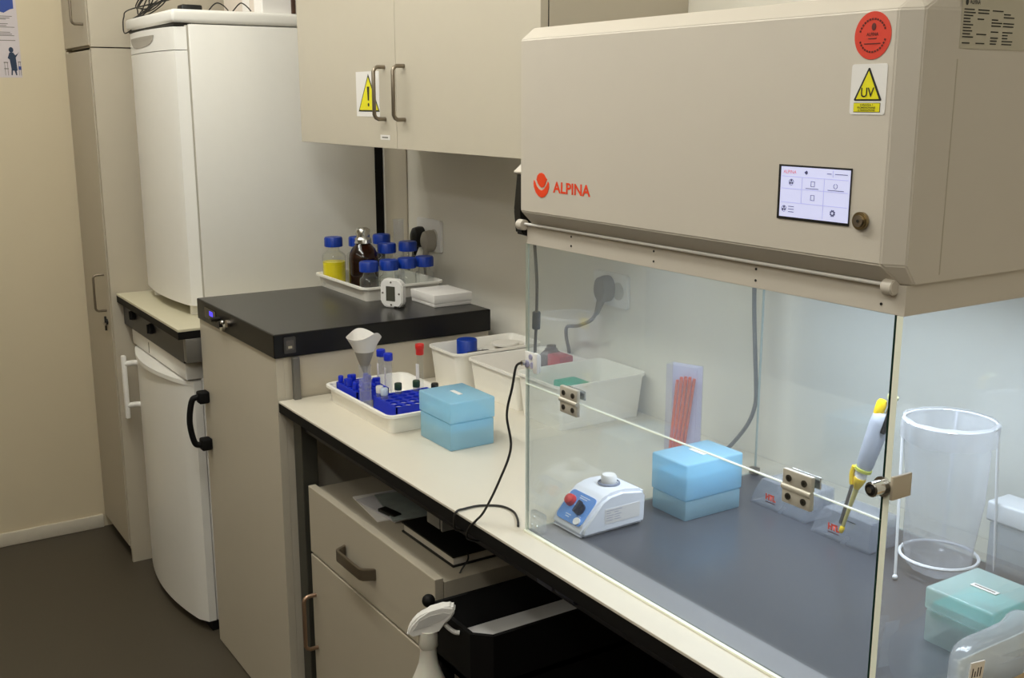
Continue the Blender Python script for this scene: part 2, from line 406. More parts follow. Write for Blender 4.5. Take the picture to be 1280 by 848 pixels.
# ------------------------------------------------------------------ worktop with the two refrigerators
t = thing('low_worktop', (-3.40, 1.2, 0), 'beige worktop with black edge and dark apron under the upright refrigerator', 'worktop')
MB().box((-3.765, .838, .967), (-3.048, 1.55, .975), .0015).build('top', pm('beige_worktop', 'cfc8ae', .4, noise=.02), t, smooth=False)
MB().box((-3.765, .8385, .945), (-3.048, 1.55, .967)).build('edge_band', blackm_m, t, smooth=False)
MB().box((-3.765, .858, .868), (-3.075, .90, .945)).build('apron', navy_m, t, smooth=False)
part(MB().box((-3.075, .858, .874), (-3.045, .93, .945), .002).build('end_bracket', grey_m, t), 'light grey metal bracket')
for x, z in ((-3.618, .922), (-3.40, .915)):
    k = MB(); k.prism(ell(x, z, .017, .017), FY(.858), 0, .012, bev=.002); k.prism(rectp(x-.003, z-.014, x+.003, z+.014), FY(.858), .012, .018)
    k.build('knob', blackm_m, t)
for x in (-3.752, -3.075):
    MB().box((x-.012, 1.46, 0), (x+.028, 1.5, .945)).build('leg', grey_m, t, smooth=False)
MB().box((-3.765, 1.50, .60), (-3.06, 1.54, .945)).build('rear_rail', navy_m, t, smooth=False)

t = thing('under_counter_refrigerator', (-3.40, 1.2, 0), 'white under-counter refrigerator with bulging door below the low worktop', 'refrigerator')
FXa, FXb = -3.715, -3.105
MB().box((FXa, .915, .03), (FXb, 1.44, .862), .008).build('body', white_m, t)
mb = MB(); mb.box((FXa, .868, .808), (FXb, .93, .862), .006); mb.box((FXa+.21, .8672, .815), (FXa+.215, .8678, .85), mat=gink_m)
mb.build('top_rail', white_m, t)
def curved_door(x0, x1, y, yb, bul, z0, z1, k=18, top_in=0.0, r=.012):
    """door with a bulging front; plan curve extruded upwards, corners rounded"""
    pts = []
    for i in range(k+1):
        s = i/k; x = x0+(x1-x0)*s; e = min(s, 1-s)*(x1-x0)
        yy = y - bul*(1-(2*s-1)**2)
        if e < r: yy += r-math.sqrt(max(0, r*r-(r-e)**2))
        pts.append((x, yy))
    pts += [(x1, yb), (x0, yb)]
    return MB().prism(pts, ((0, 0, 0), (1, 0, 0), (0, 1, 0)), z0, z1)
d = curved_door(FXa, FXb, .878, .913, .040, .035, .790).build('door', white_m, t)
part(curved_door(FXa, FXb, .878, .913, .052, .790, .803).build('door_top_strip', white_m, d), 'bright curved strip along the top of the door')
mb = MB()
hz0, hz1, hx, hy = .555, .775, -3.690, .828
mb.box((hx-.010, hy-.008, hz0), (hx+.010, hy+.008, hz1), .005, 3)
for z in (.745, .60): mb.tube([(hx, hy, z), (hx+.014, hy+.022, z+.004), (hx+.025, .86, z+.006), (hx+.034, .875, z+.006)], .0095, n=10)
part(mb.build('handle', white_m, d), 'white bar handle on two brackets')
MB().box((FXa+.02, .90, .0), (FXb-.005, 1.40, .034)).build('plinth', blackm_m, t, smooth=False)

t = thing('upright_refrigerator', (-3.46, 1.2, .975), 'white upright refrigerator standing on the low beige worktop', 'refrigerator')
UX0, UX1 = -3.72, -3.20
MB().box((UX0, .968, 1.0), (UX1, 1.545, 1.826), .006).build('body', white_m, t)
MB().box((UX0, .922, 1.829), (UX1+.002, 1.545, 1.866), .010, 3).build('lid', white_m, t)
MB().box((UX0+.01, .93, 1.822), (UX1-.012, .98, 1.831)).build('lid_gap', dark_gap, t, smooth=False)
MB().box((UX0+.004, .960, 1.006), (UX1-.004, .970, 1.822)).build('door_gasket', pm('gasket_grey', 'c4beb2', .7), t, smooth=False)
d = curved_door(UX0, UX1, .932, .962, .024, 1.008, 1.752, r=.03, k=30).build('door', white_m, t)
gp = curved_door(UX0, UX1, .932, .962, .024, 1.754, 1.818, r=.03, k=30).build('grip_panel', white_m, t)
zt, zb = 1.801, 1.768
mb = MB()
def front_y(x):
    s = (x-UX0)/(UX1-UX0); return .932-.024*(1-(2*s-1)**2)
poly = [(-3.655, zt-.006), (-3.60, zb+.006), (-3.55, zb-.001), (-3.46, zb), (-3.385, zb+.006), (-3.345, zt)]
bmv = bmesh.new()
top_z, bot = zt-.003, [(-3.655, zt-.004), (-3.635, zb+.016), (-3.60, zb+.004), (-3.55, zb), (-3.46, zb+.001), (-3.40, zb+.006), (-3.37, zb+.016), (-3.355, zt-.004)]
bot = [(x0_+(x1_-x0_)*k/6, z0_+(z1_-z0_)*k/6) for (x0_, z0_), (x1_, z1_) in zip(bot, bot[1:]) for k in range(6)]+[bot[-1]]
U_ = [bmv.verts.new((x, front_y(x)-.0012, zt-.0005)) for x, z in bot]; D_ = [bmv.verts.new((x, front_y(x)-.0012, z)) for x, z in bot]
M_ = [bmv.verts.new((x, front_y(x)-.0005, z+(zt-.0005-z)*.55)) for x, z in bot]
for i in range(len(bot)-1):
    bmv.faces.new((D_[i], D_[i+1], M_[i+1], M_[i])); bmv.faces.new((M_[i], M_[i+1], U_[i+1], U_[i]))
mb._merge(bmv); part(mb.build('grip_recess_shade', pm('grip_shade_grey', 'a39c90', .5), gp, smooth=False), 'flat grey patch painted as the shaded grip recess')  # flat grey patch imitates the shade inside the grip hollow
for x in (-3.66, -3.26):
    MB().cyl((x, .955, .975), (x, .955, 1.008), .016, n=14).build('foot', white_m, t)
    MB().cyl((x, 1.48, .975), (x, 1.48, 1.004), .016, n=14).build('foot', white_m, t)
MB().box((UX0+.03, 1.545, 1.02), (UX1-.004, 1.572, 1.80)).build('condenser', blackm_m, t, smooth=False)

# things lying on top of the upright refrigerator
ZT = 1.866
rnd = random.Random(3)
pts = []
for i in range(64):
    a = i*.62+rnd.uniform(-.12, .12); rr = .052+.020*math.sin(i*.9)+rnd.uniform(-.008, .008)
    ox, oy, oz = .045*math.sin(i*.23), .02*math.sin(i*.31+1), .012*math.sin(i*.27)
    pts.append((-3.655+ox+rr*1.25*math.cos(a), .985+oy+rr*.62*math.sin(a), max(ZT+.003, ZT+.042+oz+rr*.62*math.sin(a*1.0+.8))))
pts += [(-3.70, .935, ZT+.03), (-3.688, .912, ZT+.004), (-3.684, .907, ZT-.028), (-3.668, .905, ZT-.044), (-3.640, .905, ZT-.046), (-3.62, .915, ZT-.038)]
tag(MB().tube(pts, .0021, n=6).build('cable', cable_m, loc=(-3.655, .985, ZT)), 'tangled thin black cable heaped on top of the upright refrigerator', 'cable')
mb = MB().box((-3.475, 1.02, ZT), (-3.425, 1.085, ZT+.032), .006)
tag(mb.build('power_adapter', black_m, loc=(-3.45, 1.05, ZT)), 'small black power adapter on the refrigerator lid beside the tangled cable', 'adapter')
t = thing('carton', (-3.47, 1.36, ZT), 'large pale carton on the refrigerator, open flaps behind the cables', 'carton')
MB().box((-3.69, 1.24, ZT), (-3.30, 1.50, ZT+.24), .002).build('box', pm('pale_carton', 'd9cec2', .7), t, smooth=False)
MB().box((-3.50, 1.237, ZT), (-3.44, 1.239, ZT+.24)).build('tape_strip', paper_m, t, smooth=False)
t = thing('storage_box', (-3.28, 1.36, ZT), 'narrow white box at the right end of the refrigerator lid', 'box')
MB().box((-3.295, 1.20, ZT), (-3.225, 1.42, ZT+.22), .003).build('box', paper_m, t, smooth=False)
tag(MB().box((-3.212, 1.285, ZT), (-3.202, 1.297, ZT+.22), .002).build('wooden_rod', pm('dark_wood', '4a3226', .6, noise=.1), loc=(-3.207, 1.29, ZT)), 'thin dark brown rod upright at the right edge of the refrigerator lid', 'rod')
for n, (x0, x1, y, lab) in enumerate(((-3.30, -3.235, 1.06, 'short loop of black wire nearest the front on the refrigerator lid'), (-3.255, -3.21, 1.12, 'short loop of black wire behind another loop on the refrigerator lid'))):
    tag(MB().tube([(x0, y, ZT+.003), (x0+.02, y+.01, ZT+.02), ((x0+x1)/2, y+.02, ZT+.026), (x1-.012, y+.03, ZT+.018), (x1, y+.04, ZT+.003)], .002, n=6).build('wire_loop', cable_m, loc=(x0, y, ZT)), lab, 'wire', 'wire loops on the refrigerator')

# ------------------------------------------------------------------ incubator with the black slab
t = thing('incubator_cabinet', (-2.735, 1.2, 0), 'beige cabinet incubator with thick black slab top left of the bench', 'incubator')
IX0, IX1 = -3.036, -2.440
MB().box((IX0, .9192, .012), (IX1, 1.50, 1.004)).build('body', lamin_m, t, smooth=False)
MB().box((IX0+.02, .94, 0), (IX1-.02, 1.48, .012)).build('plinth', blackm_m, t, smooth=False)
d = MB().box((IX0, .899, .006), (IX1, .9190, 1.004), .0006).build('door', lamin_m, t, smooth=False)
mb = MB(); hx = -3.000
mb.tube([(hx, .899, .785), (hx-.002, .868, .783), (hx-.004, .852, .772), (hx-.006, .843, .712), (hx-.004, .852, .652), (hx-.002, .868, .64), (hx, .899, .638)], .0088, n=10)
mb.box((hx-.016, .868, .764), (hx+.017, .899, .80), .006, 3); mb.box((hx-.016, .868, .624), (hx+.017, .899, .66), .006, 3)
part(mb.build('handle', blackm_m, d), 'arched black plastic handle')
s = MB().box((IX0+.004, .893, 1.006), (IX1+.008, 1.503, 1.064), .0025).build('slab', slabe_m, t, smooth=False)
MB().box((IX0+.0075, .8965, 1.0632), (IX1+.0045, 1.4995, 1.0645)).build('slab_top_face', slab_m, s, smooth=False)
part(MB().prism(rrect(-2.958, 1.022, -2.862, 1.052, .004), FY(.893), 0, .002).build('display', pm('dark_display', '0d0c10', .2), s), 'small dark display with blue light')
MB().prism(rectp(-2.915, 1.033, -2.885, 1.046), FY(.893), .002, .0026).build('blue_light', pm('blue_led', '4a3af0', .3, noise=0, emit='4838e8', emit_s=1.0), s, smooth=False)
MB().cyl((-2.835, .893, 1.037), (-2.835, .868, 1.037), .0065, n=12).build('knob', black_m, s)
mb = MB(); mb.cyl((-2.755, .893, 1.038), (-2.755, .884, 1.038), .010, n=16)
mb.prism(rrect(-2.758, 1.030, -2.752, 1.046, .002), FY(.875), 0, .010, mat=black_m)
MB().cyl((-2.80, .893, 1.022), (-2.80, .884, 1.022), .011, n=16).build('button', plate_m, s)
mb.sphere((-2.745, .872, 1.044), .006, mat=chrome_m)
mb.build('key_lock', metal_m, s)
pl = FX(IX1+.008)
b = MB().prism(rrect(.918, 1.016, .948, 1.056, .003), pl, 0, .003).build('badge', pm('badge_grey', '3d3a36', .4), s)
mb = MB(); mb.prism(rrect(.923, 1.024, .943, 1.048, .002), pl, .003, .0035); mb.prism(rectp(.928, 1.028, .938, 1.034), pl, .0035, .004, mat=plate_m)
mb.build('badge_symbol', pm('badge_mid', '55504a', .4), b)

# --- on the black slab
ZS = 1.0645
def tray(name, x0, x1, y0, y1, z, h, fl, mat, label, cat, wall=.004, rotz=0, lip=.008, rad=.010):
    """open tray with flared walls and an out-turned lip"""
    cx, cy = (x0+x1)/2, (y0+y1)/2
    t = bmesh.new()
    def ring(e, zz): return [t.verts.new((px, py, zz)) for px, py in rrect(x0-e, y0-e, x1+e, y1+e, max(.003, rad+e), 4)]
    rs = [ring(-wall, z+wall), ring(fl-wall*.7, z+h-.003), ring(fl, z+h), ring(fl+lip, z+h), ring(fl+lip, z+h-.006), ring(fl+lip-.003, z+h-.006), ring(fl-.001, z+h-.005), ring(0, z)]
    n = len(rs[0])
    for A, B in zip(rs, rs[1:]):
        for i in range(n): t.faces.new((A[i], A[(i+1) % n], B[(i+1) % n], B[i]))
    t.faces.new(rs[0]); t.faces.new(rs[-1][::-1])
    mb = MB(); mb._merge(t)
    return tag(mb.build(name, mat, loc=(cx, cy, z), rotz=rotz), label, cat)
tray('tray', -3.035, -2.715, 1.272, 1.500, ZS, .040, .008, cream_p, 'cream plastic tray holding bottles on the black slab', 'tray')
ZB = ZS+.0042
def bottle(x, y, r, h, label, liquid=None, level=0.0, group='blue capped laboratory bottles', glass=None, z=ZB, capmat=None):
    t = thing('laboratory_bottle', (x, y, z), label, 'bottle', group)
    nr = .0165; hb = h-.028-.012
    sh = hb-(r-nr)*0.95
    prof = [(0, .003), (r*.8, .001), (r*.97, .004), (r, .012), (r, sh), (r*.93, sh+(hb-sh)*.28), (r*.72, sh+(hb-sh)*.62), (nr*1.12, hb-.002), (nr, hb+.004), (nr, h-.02)]
    MB().lathe(prof, (x, y, z)).build('glass_body', glass or boros_m, t)
    cr = .0265
    mb = MB(); mb.lathe([(cr*.86, h-.030), (cr, h-.029), (cr, h-.005), (cr*.93, h-.001), (0, h)], (x, y, z), n=36, wob=lambda a, zz: 1+.025*(1 if math.cos(18*a) > 0 else -1) if zz < h-.004 else 1)
    mb.build('cap', capmat or bluec_m, t)
    if liquid:
        q = r*.955; zl = min(level, sh)
        MB().lathe([(0, .004), (q*.9, .004), (q, .012), (q, zl), (0, zl)], (x, y, z)).build('liquid', liquid, t)
    return t
bottle(-3.000, 1.303, .035, .146, 'blue capped bottle of yellow liquid at the left of the tray', yliq_m, .072)
bottle(-2.992, 1.378, .034, .143, 'blue capped clear bottle half hidden left behind the amber bottle')
bottle(-2.985, 1.455, .034, .146, 'tallest clear blue capped bottle, at the back right of the amber bottle')
bottle(-2.880, 1.420, .031, .132, 'clear blue capped bottle in the middle row right of amber bottle')
bottle(-2.846, 1.472, .033, .138, 'clear blue capped bottle at the back right of the tray')
wh = ('first from the left', 'second from the left', 'third from the left', 'last on the right')
for k, (x, y) in enumerate(((-2.759, 1.303), (-2.756, 1.364), (-2.762, 1.424), (-2.764, 1.482))):
    bottle(x, y, .027, .102, 'small clear blue capped bottle in the front row, '+wh[k])
t = thing('amber_bottle', (-2.882, 1.345, ZB), 'tall amber glass bottle capped with crumpled foil in the tray', 'bottle')
c = (-2.882, 1.345, ZB)
MB().lathe([(0, .003), (.036, .001), (.042, .006), (.043, .014), (.043, .092), (.041, .105), (.034, .120), (.022, .134), (.0165, .142), (.0155, .165)], c).build('glass_body', amberg_m, t)
MB().lathe([(0, .004), (.038, .004), (.041, .012), (.041, .085), (0, .085)], c).build('liquid', brown_m, t)
MB().lathe([(.024, .137), (.023, .148), (.019, .155), (.020, .163), (.0195, .176), (.012, .182), (0, .183)], c, n=22, wob=lambda a, z: 1+.10*math.sin(5*a+z*300)+.05*math.sin(11*a-z*500)).build('foil_cap', foil_m, t)
t = thing('measuring_cylinder', (-2.935, 1.488, ZB), 'clear measuring cylinder rising behind the blue capped bottles', 'cylinder')
MB().lathe([(0, .008), (.015, .008), (.0155, .02), (.0155, .188), (.018, .193)], (-2.935, 1.488, ZB)).build('tube', beaker_m, t)
MB().lathe([(0, 0), (.028, 0), (.028, .006), (.016, .010), (0, .010)], (-2.935, 1.488, ZB), n=6).build('base', beaker_m, t)

def octo(w_, h_, c): return [(-w_+c, -h_), (w_-c, -h_), (w_, -h_+c), (w_, h_-c), (w_-c, h_), (-w_+c, h_), (-w_, h_-c), (-w_, -h_+c)]
t = thing('thermo_hygrometer', (-2.590, 1.292, ZS), 'white octagonal digital thermo-hygrometer with grey screen before the tray', 'thermometer')
a = R(28)
pl = ((-2.590, 1.286, ZS+.040), (math.cos(a), math.sin(a), 0), (0, 0, 1))
MB().prism(octo(.036, .039, .014), pl, -.020, 0, bev=.003).build('case', whitep_m, t)
part(MB().prism(rectp(-.016, -.021, .013, .019), pl, -.0005, .0006).build('screen', pm('lcd_grey', '4c4c42', .25), t, smooth=False), 'dark grey LCD screen')
for q in ((0, -.031), (0, .030), (-.027, 0), (.026, 0)): MB().prism(ell(q[0], q[1], .0028, .0028, 10), pl, 0, .001).build('mark', gink_m, t)
MB().prism(rectp(.010, -.0405, .024, -.034), pl, -.03, .001).build('foot', black_m, t, smooth=False)
t = thing('carton_box', (-2.595, 1.44, ZS), 'small flat white box lying at the right of the black slab', 'box')
MB().box((-2.662, 1.385, ZS), (-2.528, 1.500, ZS+.012), .002).build('base', paper_m, t)
MB().box((-2.664, 1.383, ZS+.010), (-2.526, 1.502, ZS+.034), .002).build('lid', paper_m, t)

# ------------------------------------------------------------------ wall cabinet
t = thing('wall_cabinet', (-2.37, 1.39, 1.497), 'beige two-door wall cabinet hung above the bench', 'cabinet')
CX0, CX1, CY = -2.972, -1.765, 1.205
MB().box((CX0, CY+.021, 1.497), (CX1, YW, 2.35), .001).build('body', lamin_m, t, smooth=False)
MB().box((CX0+.002, CY+.019, 1.50), (CX1-.002, CY+.022, 2.34)).build('shadow_gap', dark_gap, t, smooth=False)
for k, (a0, a1) in enumerate(((CX0, -2.3745), (-2.3725, CX1))):
    d = MB().box((a0, CY, 1.497), (a1, CY+.018, 2.35), .001).build('door', lamin_m, t, smooth=False)
    hx = (-2.432, -2.329)[k]
    bow((hx, CY, 1.567), (hx, CY, 1.690), (0, -.030, 0), .0048).build('handle', bronze_m, d)
    if k == 0:
        s = decal('warning_sign', rectp(-2.594, 1.572, -2.462, 1.682), FY(CY), paper_m, d, .0008); part(s, 'white warning sign with yellow exclamation triangle')
        decal('sign_triangle_border', [(-2.582, 1.584), (-2.462, 1.584), (-2.522, 1.676)], FY(CY), ink_m, d, .0004, .0008)
        decal('sign_triangle', [(-2.575, 1.588), (-2.469, 1.588), (-2.522, 1.668)], FY(CY), yel_m, d, .0004, .0012)
        decal('exclamation_bar', [(-2.5255, 1.611), (-2.5185, 1.611), (-2.5155, 1.645), (-2.5285, 1.645)], FY(CY), ink_m, d, .0004, .0016)
        decal('exclamation_dot', ell(-2.522, 1.601, .0045, .0045, 16), FY(CY), ink_m, d, .0004, .0016)
        decal('label', rectp(-2.462, 1.517, -2.410, 1.529), FY(CY), paper_m, d, .0006)
        decal('label_line', rectp(-2.452, 1.5215, -2.420, 1.5245), FY(CY), gink_m, d, .0003, .0006)

# ------------------------------------------------------------------ wall sockets and their cables
def socket(x0, x1, z0, z1, label, plug_at=None):
    t = thing('wall_socket', ((x0+x1)/2, YW, (z0+z1)/2), label, 'socket')
    MB().prism(rrect(x0, z0, x1, z1, .008), FY(YW), 0, .010, bev=.002).build('plate', whitep_m, t)
    n_ = max(1, round((x1-x0)/.065)); st = (x1-x0)/n_
    for i in range(n_):
        MB().prism(ell(x0+st*(i+.5), (z0+z1)/2, .021, .021), FY(YW-.010), 0, .0012).build('outlet', pm('socket_recess', 'c9c5bc', .5), t)
    return t
socket(-2.965, -2.815, 1.165, 1.262, 'white double wall socket behind the bottles on the black slab')
socket(-2.062, -1.932, 1.135, 1.215, 'white double wall socket seen through the glass of the hood')
def plug(x, z, label, mat, pts, r=.0045):
    t = thing('power_cable', (x, YW-.012, z), label, 'cable')
    mb = MB(); mb.lathe([(0, .038), (.012, .037), (.021, .030), (.024, .012), (.023, 0), (0, 0)], mtx=Matrix.Translation((x, YW-.0115, z)) @ Matrix.Rotation(R(90), 4, 'X') @ Matrix.Diagonal((1, 1.35, 1, 1)))
    mb.cyl((x, YW-.03, z-.015), (x-.018, YW-.034, z-.062), .012, .006, n=12)
    mb.build('plug', mat, t)
    MB().tube([(x-.017, YW-.034, z-.058)]+pts, r, n=8).build('cord', mat, t)
plug(-1.998, 1.178, 'grey plug and cord in the wall socket behind the hood', pm('plug_grey', '6e675e', .5), [(-2.03, 1.535, 1.098), (-2.075, 1.53, 1.078), (-2.125, 1.535, 1.066), (-2.15, 1.55, 1.035), (-2.16, 1.566, .995), (-2.165, 1.568, .97)])
plug(-2.925, 1.205, 'black plug and cord in the wall socket behind the bottles', black_m, [(-2.955, 1.548, 1.13), (-2.99, 1.55, 1.12), (-3.0, 1.555, 1.0)])
plug(-2.858, 1.200, 'pale grey plug in the wall socket right of the black plug', pm('plug_pale', 'a39b8e', .5), [(-2.885, 1.548, 1.12), (-2.89, 1.555, 1.08), (-2.89, 1.56, 1.0)])

# ------------------------------------------------------------------ laboratory bench
t = thing('laboratory_bench', (-1.0, 1.237, 0), 'long bench with cream top, black edge and dark steel frame', 'bench')
BX0, BX1, BY = -2.434, .9, .899
MB().box((BX0, BY, .895), (BX1, YW-.001, .900), .001).build('top', bench_m, t, smooth=False)
MB().box((BX0, BY+.0005, .872), (BX1, YW-.001, .895)).build('edge_band', blackm_m, t, smooth=False)
MB().box((BX0+.03, .935, .835), (BX1, .965, .872)).build('front_rail', navy_m, t, smooth=False)
MB().box((BX0+.03, 1.50, .80), (BX1, 1.54, .872)).build('rear_rail', navy_m, t, smooth=False)
for x in (-2.412, .6):
    MB().box((x, .925, 0), (x+.05, .965, .872), .002).build('leg', legm_m, t, smooth=False)
    MB().box((x, 1.50, 0), (x+.05, 1.54, .872), .002).build('leg', legm_m, t, smooth=False)
part(MB().box((-2.4335, .936, .900), (-2.421, .953, 1.005), .001).build('upright', grey_m, t, smooth=False), 'short grey upright beside the incubator')
c = MB(); c.box((-1.785, .952, .798), (-1.735, .992, .838), .002); c.box((-1.728, .952, .798), (-1.722, .992, .838))
part(c.build('clamp', pm('clamp_grey', '85837e', .45), t), 'light grey clamp under the front rail')
MB().box((-1.70, 1.482, .08), (BX1, 1.498, .86)).build('added_shade_panel', pm('shade_panel_black', '1c1a18', .7), t, smooth=False)  # added dark sheet standing in for the deep shade under the bench
c = MB(); c.box((-1.36, .925, .842), (-1.315, .938, .872), .004); c.cyl((-1.3, .930, .857), (-1.25, .930, .857), .011, n=12)
c.build('rail_fitting', pm('fitting_blue', '33364a', .4), t)

# ------------------------------------------------------------------ drawer pedestal under the bench
t = thing('drawer_pedestal', (-2.03, 1.2, 0), 'grey beige drawer and door unit standing under the bench', 'cabinet')
PX0, PX1, PY = -2.345, -1.715, .930
MB().box((PX0, PY+.021, .06), (PX1, 1.50, .697), .001).build('body', lamin2_m, t, smooth=False)
MB().box((PX0+.01, PY+.06, 0), (PX1-.01, 1.48, .06)).build('toe_kick', dark_gap, t, smooth=False)
MB().box((PX0+.004, PY+.018, .07), (PX1-.004, PY+.022, .69)).build('shadow_gap', dark_gap, t, smooth=False)
d = MB().box((PX0, PY, .537), (PX1, PY+.019, .706), .0015).build('drawer', lamin2_m, t, smooth=False)
MB().prism([(-2.142, PY), (-2.128, PY-.026), (-2.118, PY-.031), (-2.002, PY-.031), (-1.992, PY-.026), (-1.978, PY), (-1.986, PY), (-1.998, PY-.022), (-2.006, PY-.026), (-2.114, PY-.026), (-2.122, PY-.022), (-2.134, PY)], ((0, 0, 0), (1, 0, 0), (0, 1, 0)), .602, .628, bev=.001).build('handle', bronze_m, d)
d = MB().box((PX0, PY, .065), (PX1, PY+.019, .531), .0015).build('door', lamin2_m, t, smooth=False)
bow((-2.325, PY, .29), (-2.325, PY, .43), (0, -.032, 0), .005).build('handle', pm('copper_tint_metal', 'a98d78', .35, metal=.9), d)
ZP = .697
t = thing('notebook', (-1.84, 1.07, ZP), 'thick black notebook with pale page edges lying on the pedestal', 'notebook')
a = R(-2)
MB().box((-1.985, .997, ZP), (-1.762, 1.165, ZP+.004), .001).build('back_cover', black_m, t)
MB().box((-1.981, 1.001, ZP+.004), (-1.766, 1.160, ZP+.020)).build('pages', pagew_m, t, smooth=False)
MB().box((-1.985, .997, ZP+.020), (-1.762, 1.165, ZP+.024), .001).build('front_cover', black_m, t)
MB().tube([(-1.76, 1.03, ZP+.026), (-1.742, 1.02, ZP+.02), (-1.735, 1.0, ZP+.004), (-1.733, .985, ZP-.02), (-1.727, .99, ZP-.035)], .0018, n=6).build('strap', black_m, t)
lab = ('white sheet at the bottom of the paper pile on the pedestal', 'printed leaflet in the middle of the paper pile on the pedestal', 'green printed leaflet on top of the paper pile on the pedestal')
for k, (x, y, rz, mat) in enumerate(((-2.14, 1.045, -6, paper_m), (-2.12, 1.055, 5, pm('leaflet', 'c5c2c6', .5)), (-2.10, 1.075, -12, pm('leaflet_green', '8b938f', .5, noise=.35, nscale=30)))):
    mt = Matrix.Translation((x, y, ZP+.004*k)) @ Matrix.Rotation(R(rz), 4, 'Z')
    tag(MB().box((-.085, -.06, 0), (.085, .06, .0038), .0005, mtx=mt).build('paper_sheet', mat, loc=(x, y, ZP+.004*k)), lab[k], 'paper', 'papers on the pedestal')
mt = Matrix.Translation((-2.075, 1.012, ZP+.0078)) @ Matrix.Rotation(R(10), 4, 'Z')
tag(MB().box((-.03, -.01, 0), (.03, .012, .008), .002, mtx=mt).build('marker_pen_case', black_m, loc=(-2.075, 1.012, ZP+.0078)), 'small black case lying on the papers on the pedestal', 'case')

# ------------------------------------------------------------------ utility cart and spray bottle
t = thing('utility_cart', (-1.55, 1.1, 0), 'black slim utility cart parked under the bench front', 'cart')
KX0, KX1, KY0, KY1 = -1.645, -1.468, .880, 1.32
def cham(x0, x1, y0, y1, c): return [(x0, y0), (x1-c, y0), (x1, y0+c), (x1, y1), (x0, y1)]
PZ = ((0, 0, 0), (1, 0, 0), (0, 1, 0))
mb = MB()
for (p, q) in zip(cham(KX0, KX1, KY0, KY1, .03), cham(KX0, KX1, KY0, KY1, .03)[1:]+cham(KX0, KX1, KY0, KY1, .03)[:1]):
    p, q = Vector(p), Vector(q); d_ = (q-p).normalized(); n_ = Vector((-d_.y, d_.x))*.008
    mb.prism([p, q, q+n_, p+n_], PZ, .60, .702)
mb.prism(cham(KX0, KX1, KY0, KY1, .03), PZ, .60, .612)
mb.build('tray', blackm_m, t, smooth=False)
mb = MB(); mb.prism(cham(KX0+.004, KX1-.004, KY0+.004, KY1-.004, .03), PZ, .15, .19); mb.build('lower_tray', blackm_m, t, smooth=False)
MB().box((KX1-.006, KY0+.045, .19), (KX1-.001, KY1-.04, .60)).build('added_dark_side', blackm_m, t, smooth=False)  # added black sheet in place of the darkness below the tray
for x, y in ((KX1-.035, KY0+.004), (KX0+.004, KY0+.004), (KX1-.035, KY1-.035), (KX0+.004, KY1-.035)):
    MB().box((x, y, .04), (x+.03, y+.03, .60), .004).build('post', blackm_m, t)
    MB().cyl((x+.008, y+.015, .022), (x+.022, y+.015, .022), .022, n=16).build('caster', blackm_m, t)
MB().sphere((KX0+.004, KY0-.004, .708), .0125).build('corner_knob', blackm_m, t)
MB().box((KX0+.02, KY0-.085, .418), (KX1-.04, KY0+.004, .430), .003).build('bottle_shelf', blackm_m, t)
tag(MB().box((KX0+.009, KY0+.020, .612), (KX1-.022, 1.20, .634), .002).build('document_stack', paper_m, loc=(-1.55, 1.05, .612), smooth=False), 'stack of white paper lying in the black cart tray', 'paper')

sx, sy, sz = -1.563, .832, .4302
t = thing('spray_bottle', (sx, sy, sz), 'white trigger spray bottle in front of the black cart', 'spray bottle')
# bottle body: oval shoulders rising to a long neck
MB().lathe([(0, 0), (.036, 0), (.040, .006), (.040, .11), (.0385, .145), (.034, .165), (.0265, .182), (.0195, .20), (.0165, .217), (.0155, .240)], (0, 0, 0), mtx=Matrix.Translation((sx, sy, sz)) @ Matrix.Diagonal((1, .9, 1, 1))).build('body', spray_m, t)
MB().lathe([(.0165, .234), (.0175, .236), (.0172, .256), (.0165, .262), (.0165, .266), (0, .266)], (sx, sy, sz)).build('collar', spray_m, t)
hd = ((sx, sy, sz+.268), (math.cos(R(57)), math.sin(R(57)), 0), (0, 0, 1))     # the head's own plane: u runs towards the nozzle
prof = [(-.014, -.006), (.012, -.006), (.018, .004), (.034, .016), (.043, .026), (.049, .037), (.049, .044), (.043, .048), (.026, .045), (.004, .038), (-.016, .028), (-.030, .012), (-.037, -.004), (-.035, -.008), (-.026, -.006)]
h = MB().prism(prof, hd, -.0125, .0125, bev=.0035).build('spray_head', whitep_m, t)
rec = [(-.026, .001), (.0, .010), (.030, .024), (.040, .034), (.028, .037), (.004, .030), (-.014, .020)]
part(MB().prism(rec, hd, .0122, .0131).build('side_inlay', pm('spray_grey', 'c9c7c4', .5), h), 'pale grey side inlay')
u = Vector(hd[1]); o = Vector(hd[0])
MB().tube([o+u*.026+Vector((0, 0, .014)), o+u*.034+Vector((0, 0, .004)), o+u*.046+Vector((0, 0, -.006)), o+u*.056+Vector((0, 0, -.008))], .0042, n=8).build('trigger', whitep_m, t)

# ------------------------------------------------------------------ laminar flow hood
HX0, HX1 = -1.441, -.711          # outer sides
GF, GB = .953, 1.490              # front glass plane, back glass plane
t = thing('laminar_hood', (-1.072, 1.22, .900), 'big beige laminar flow hood with glass front on the bench', 'hood')
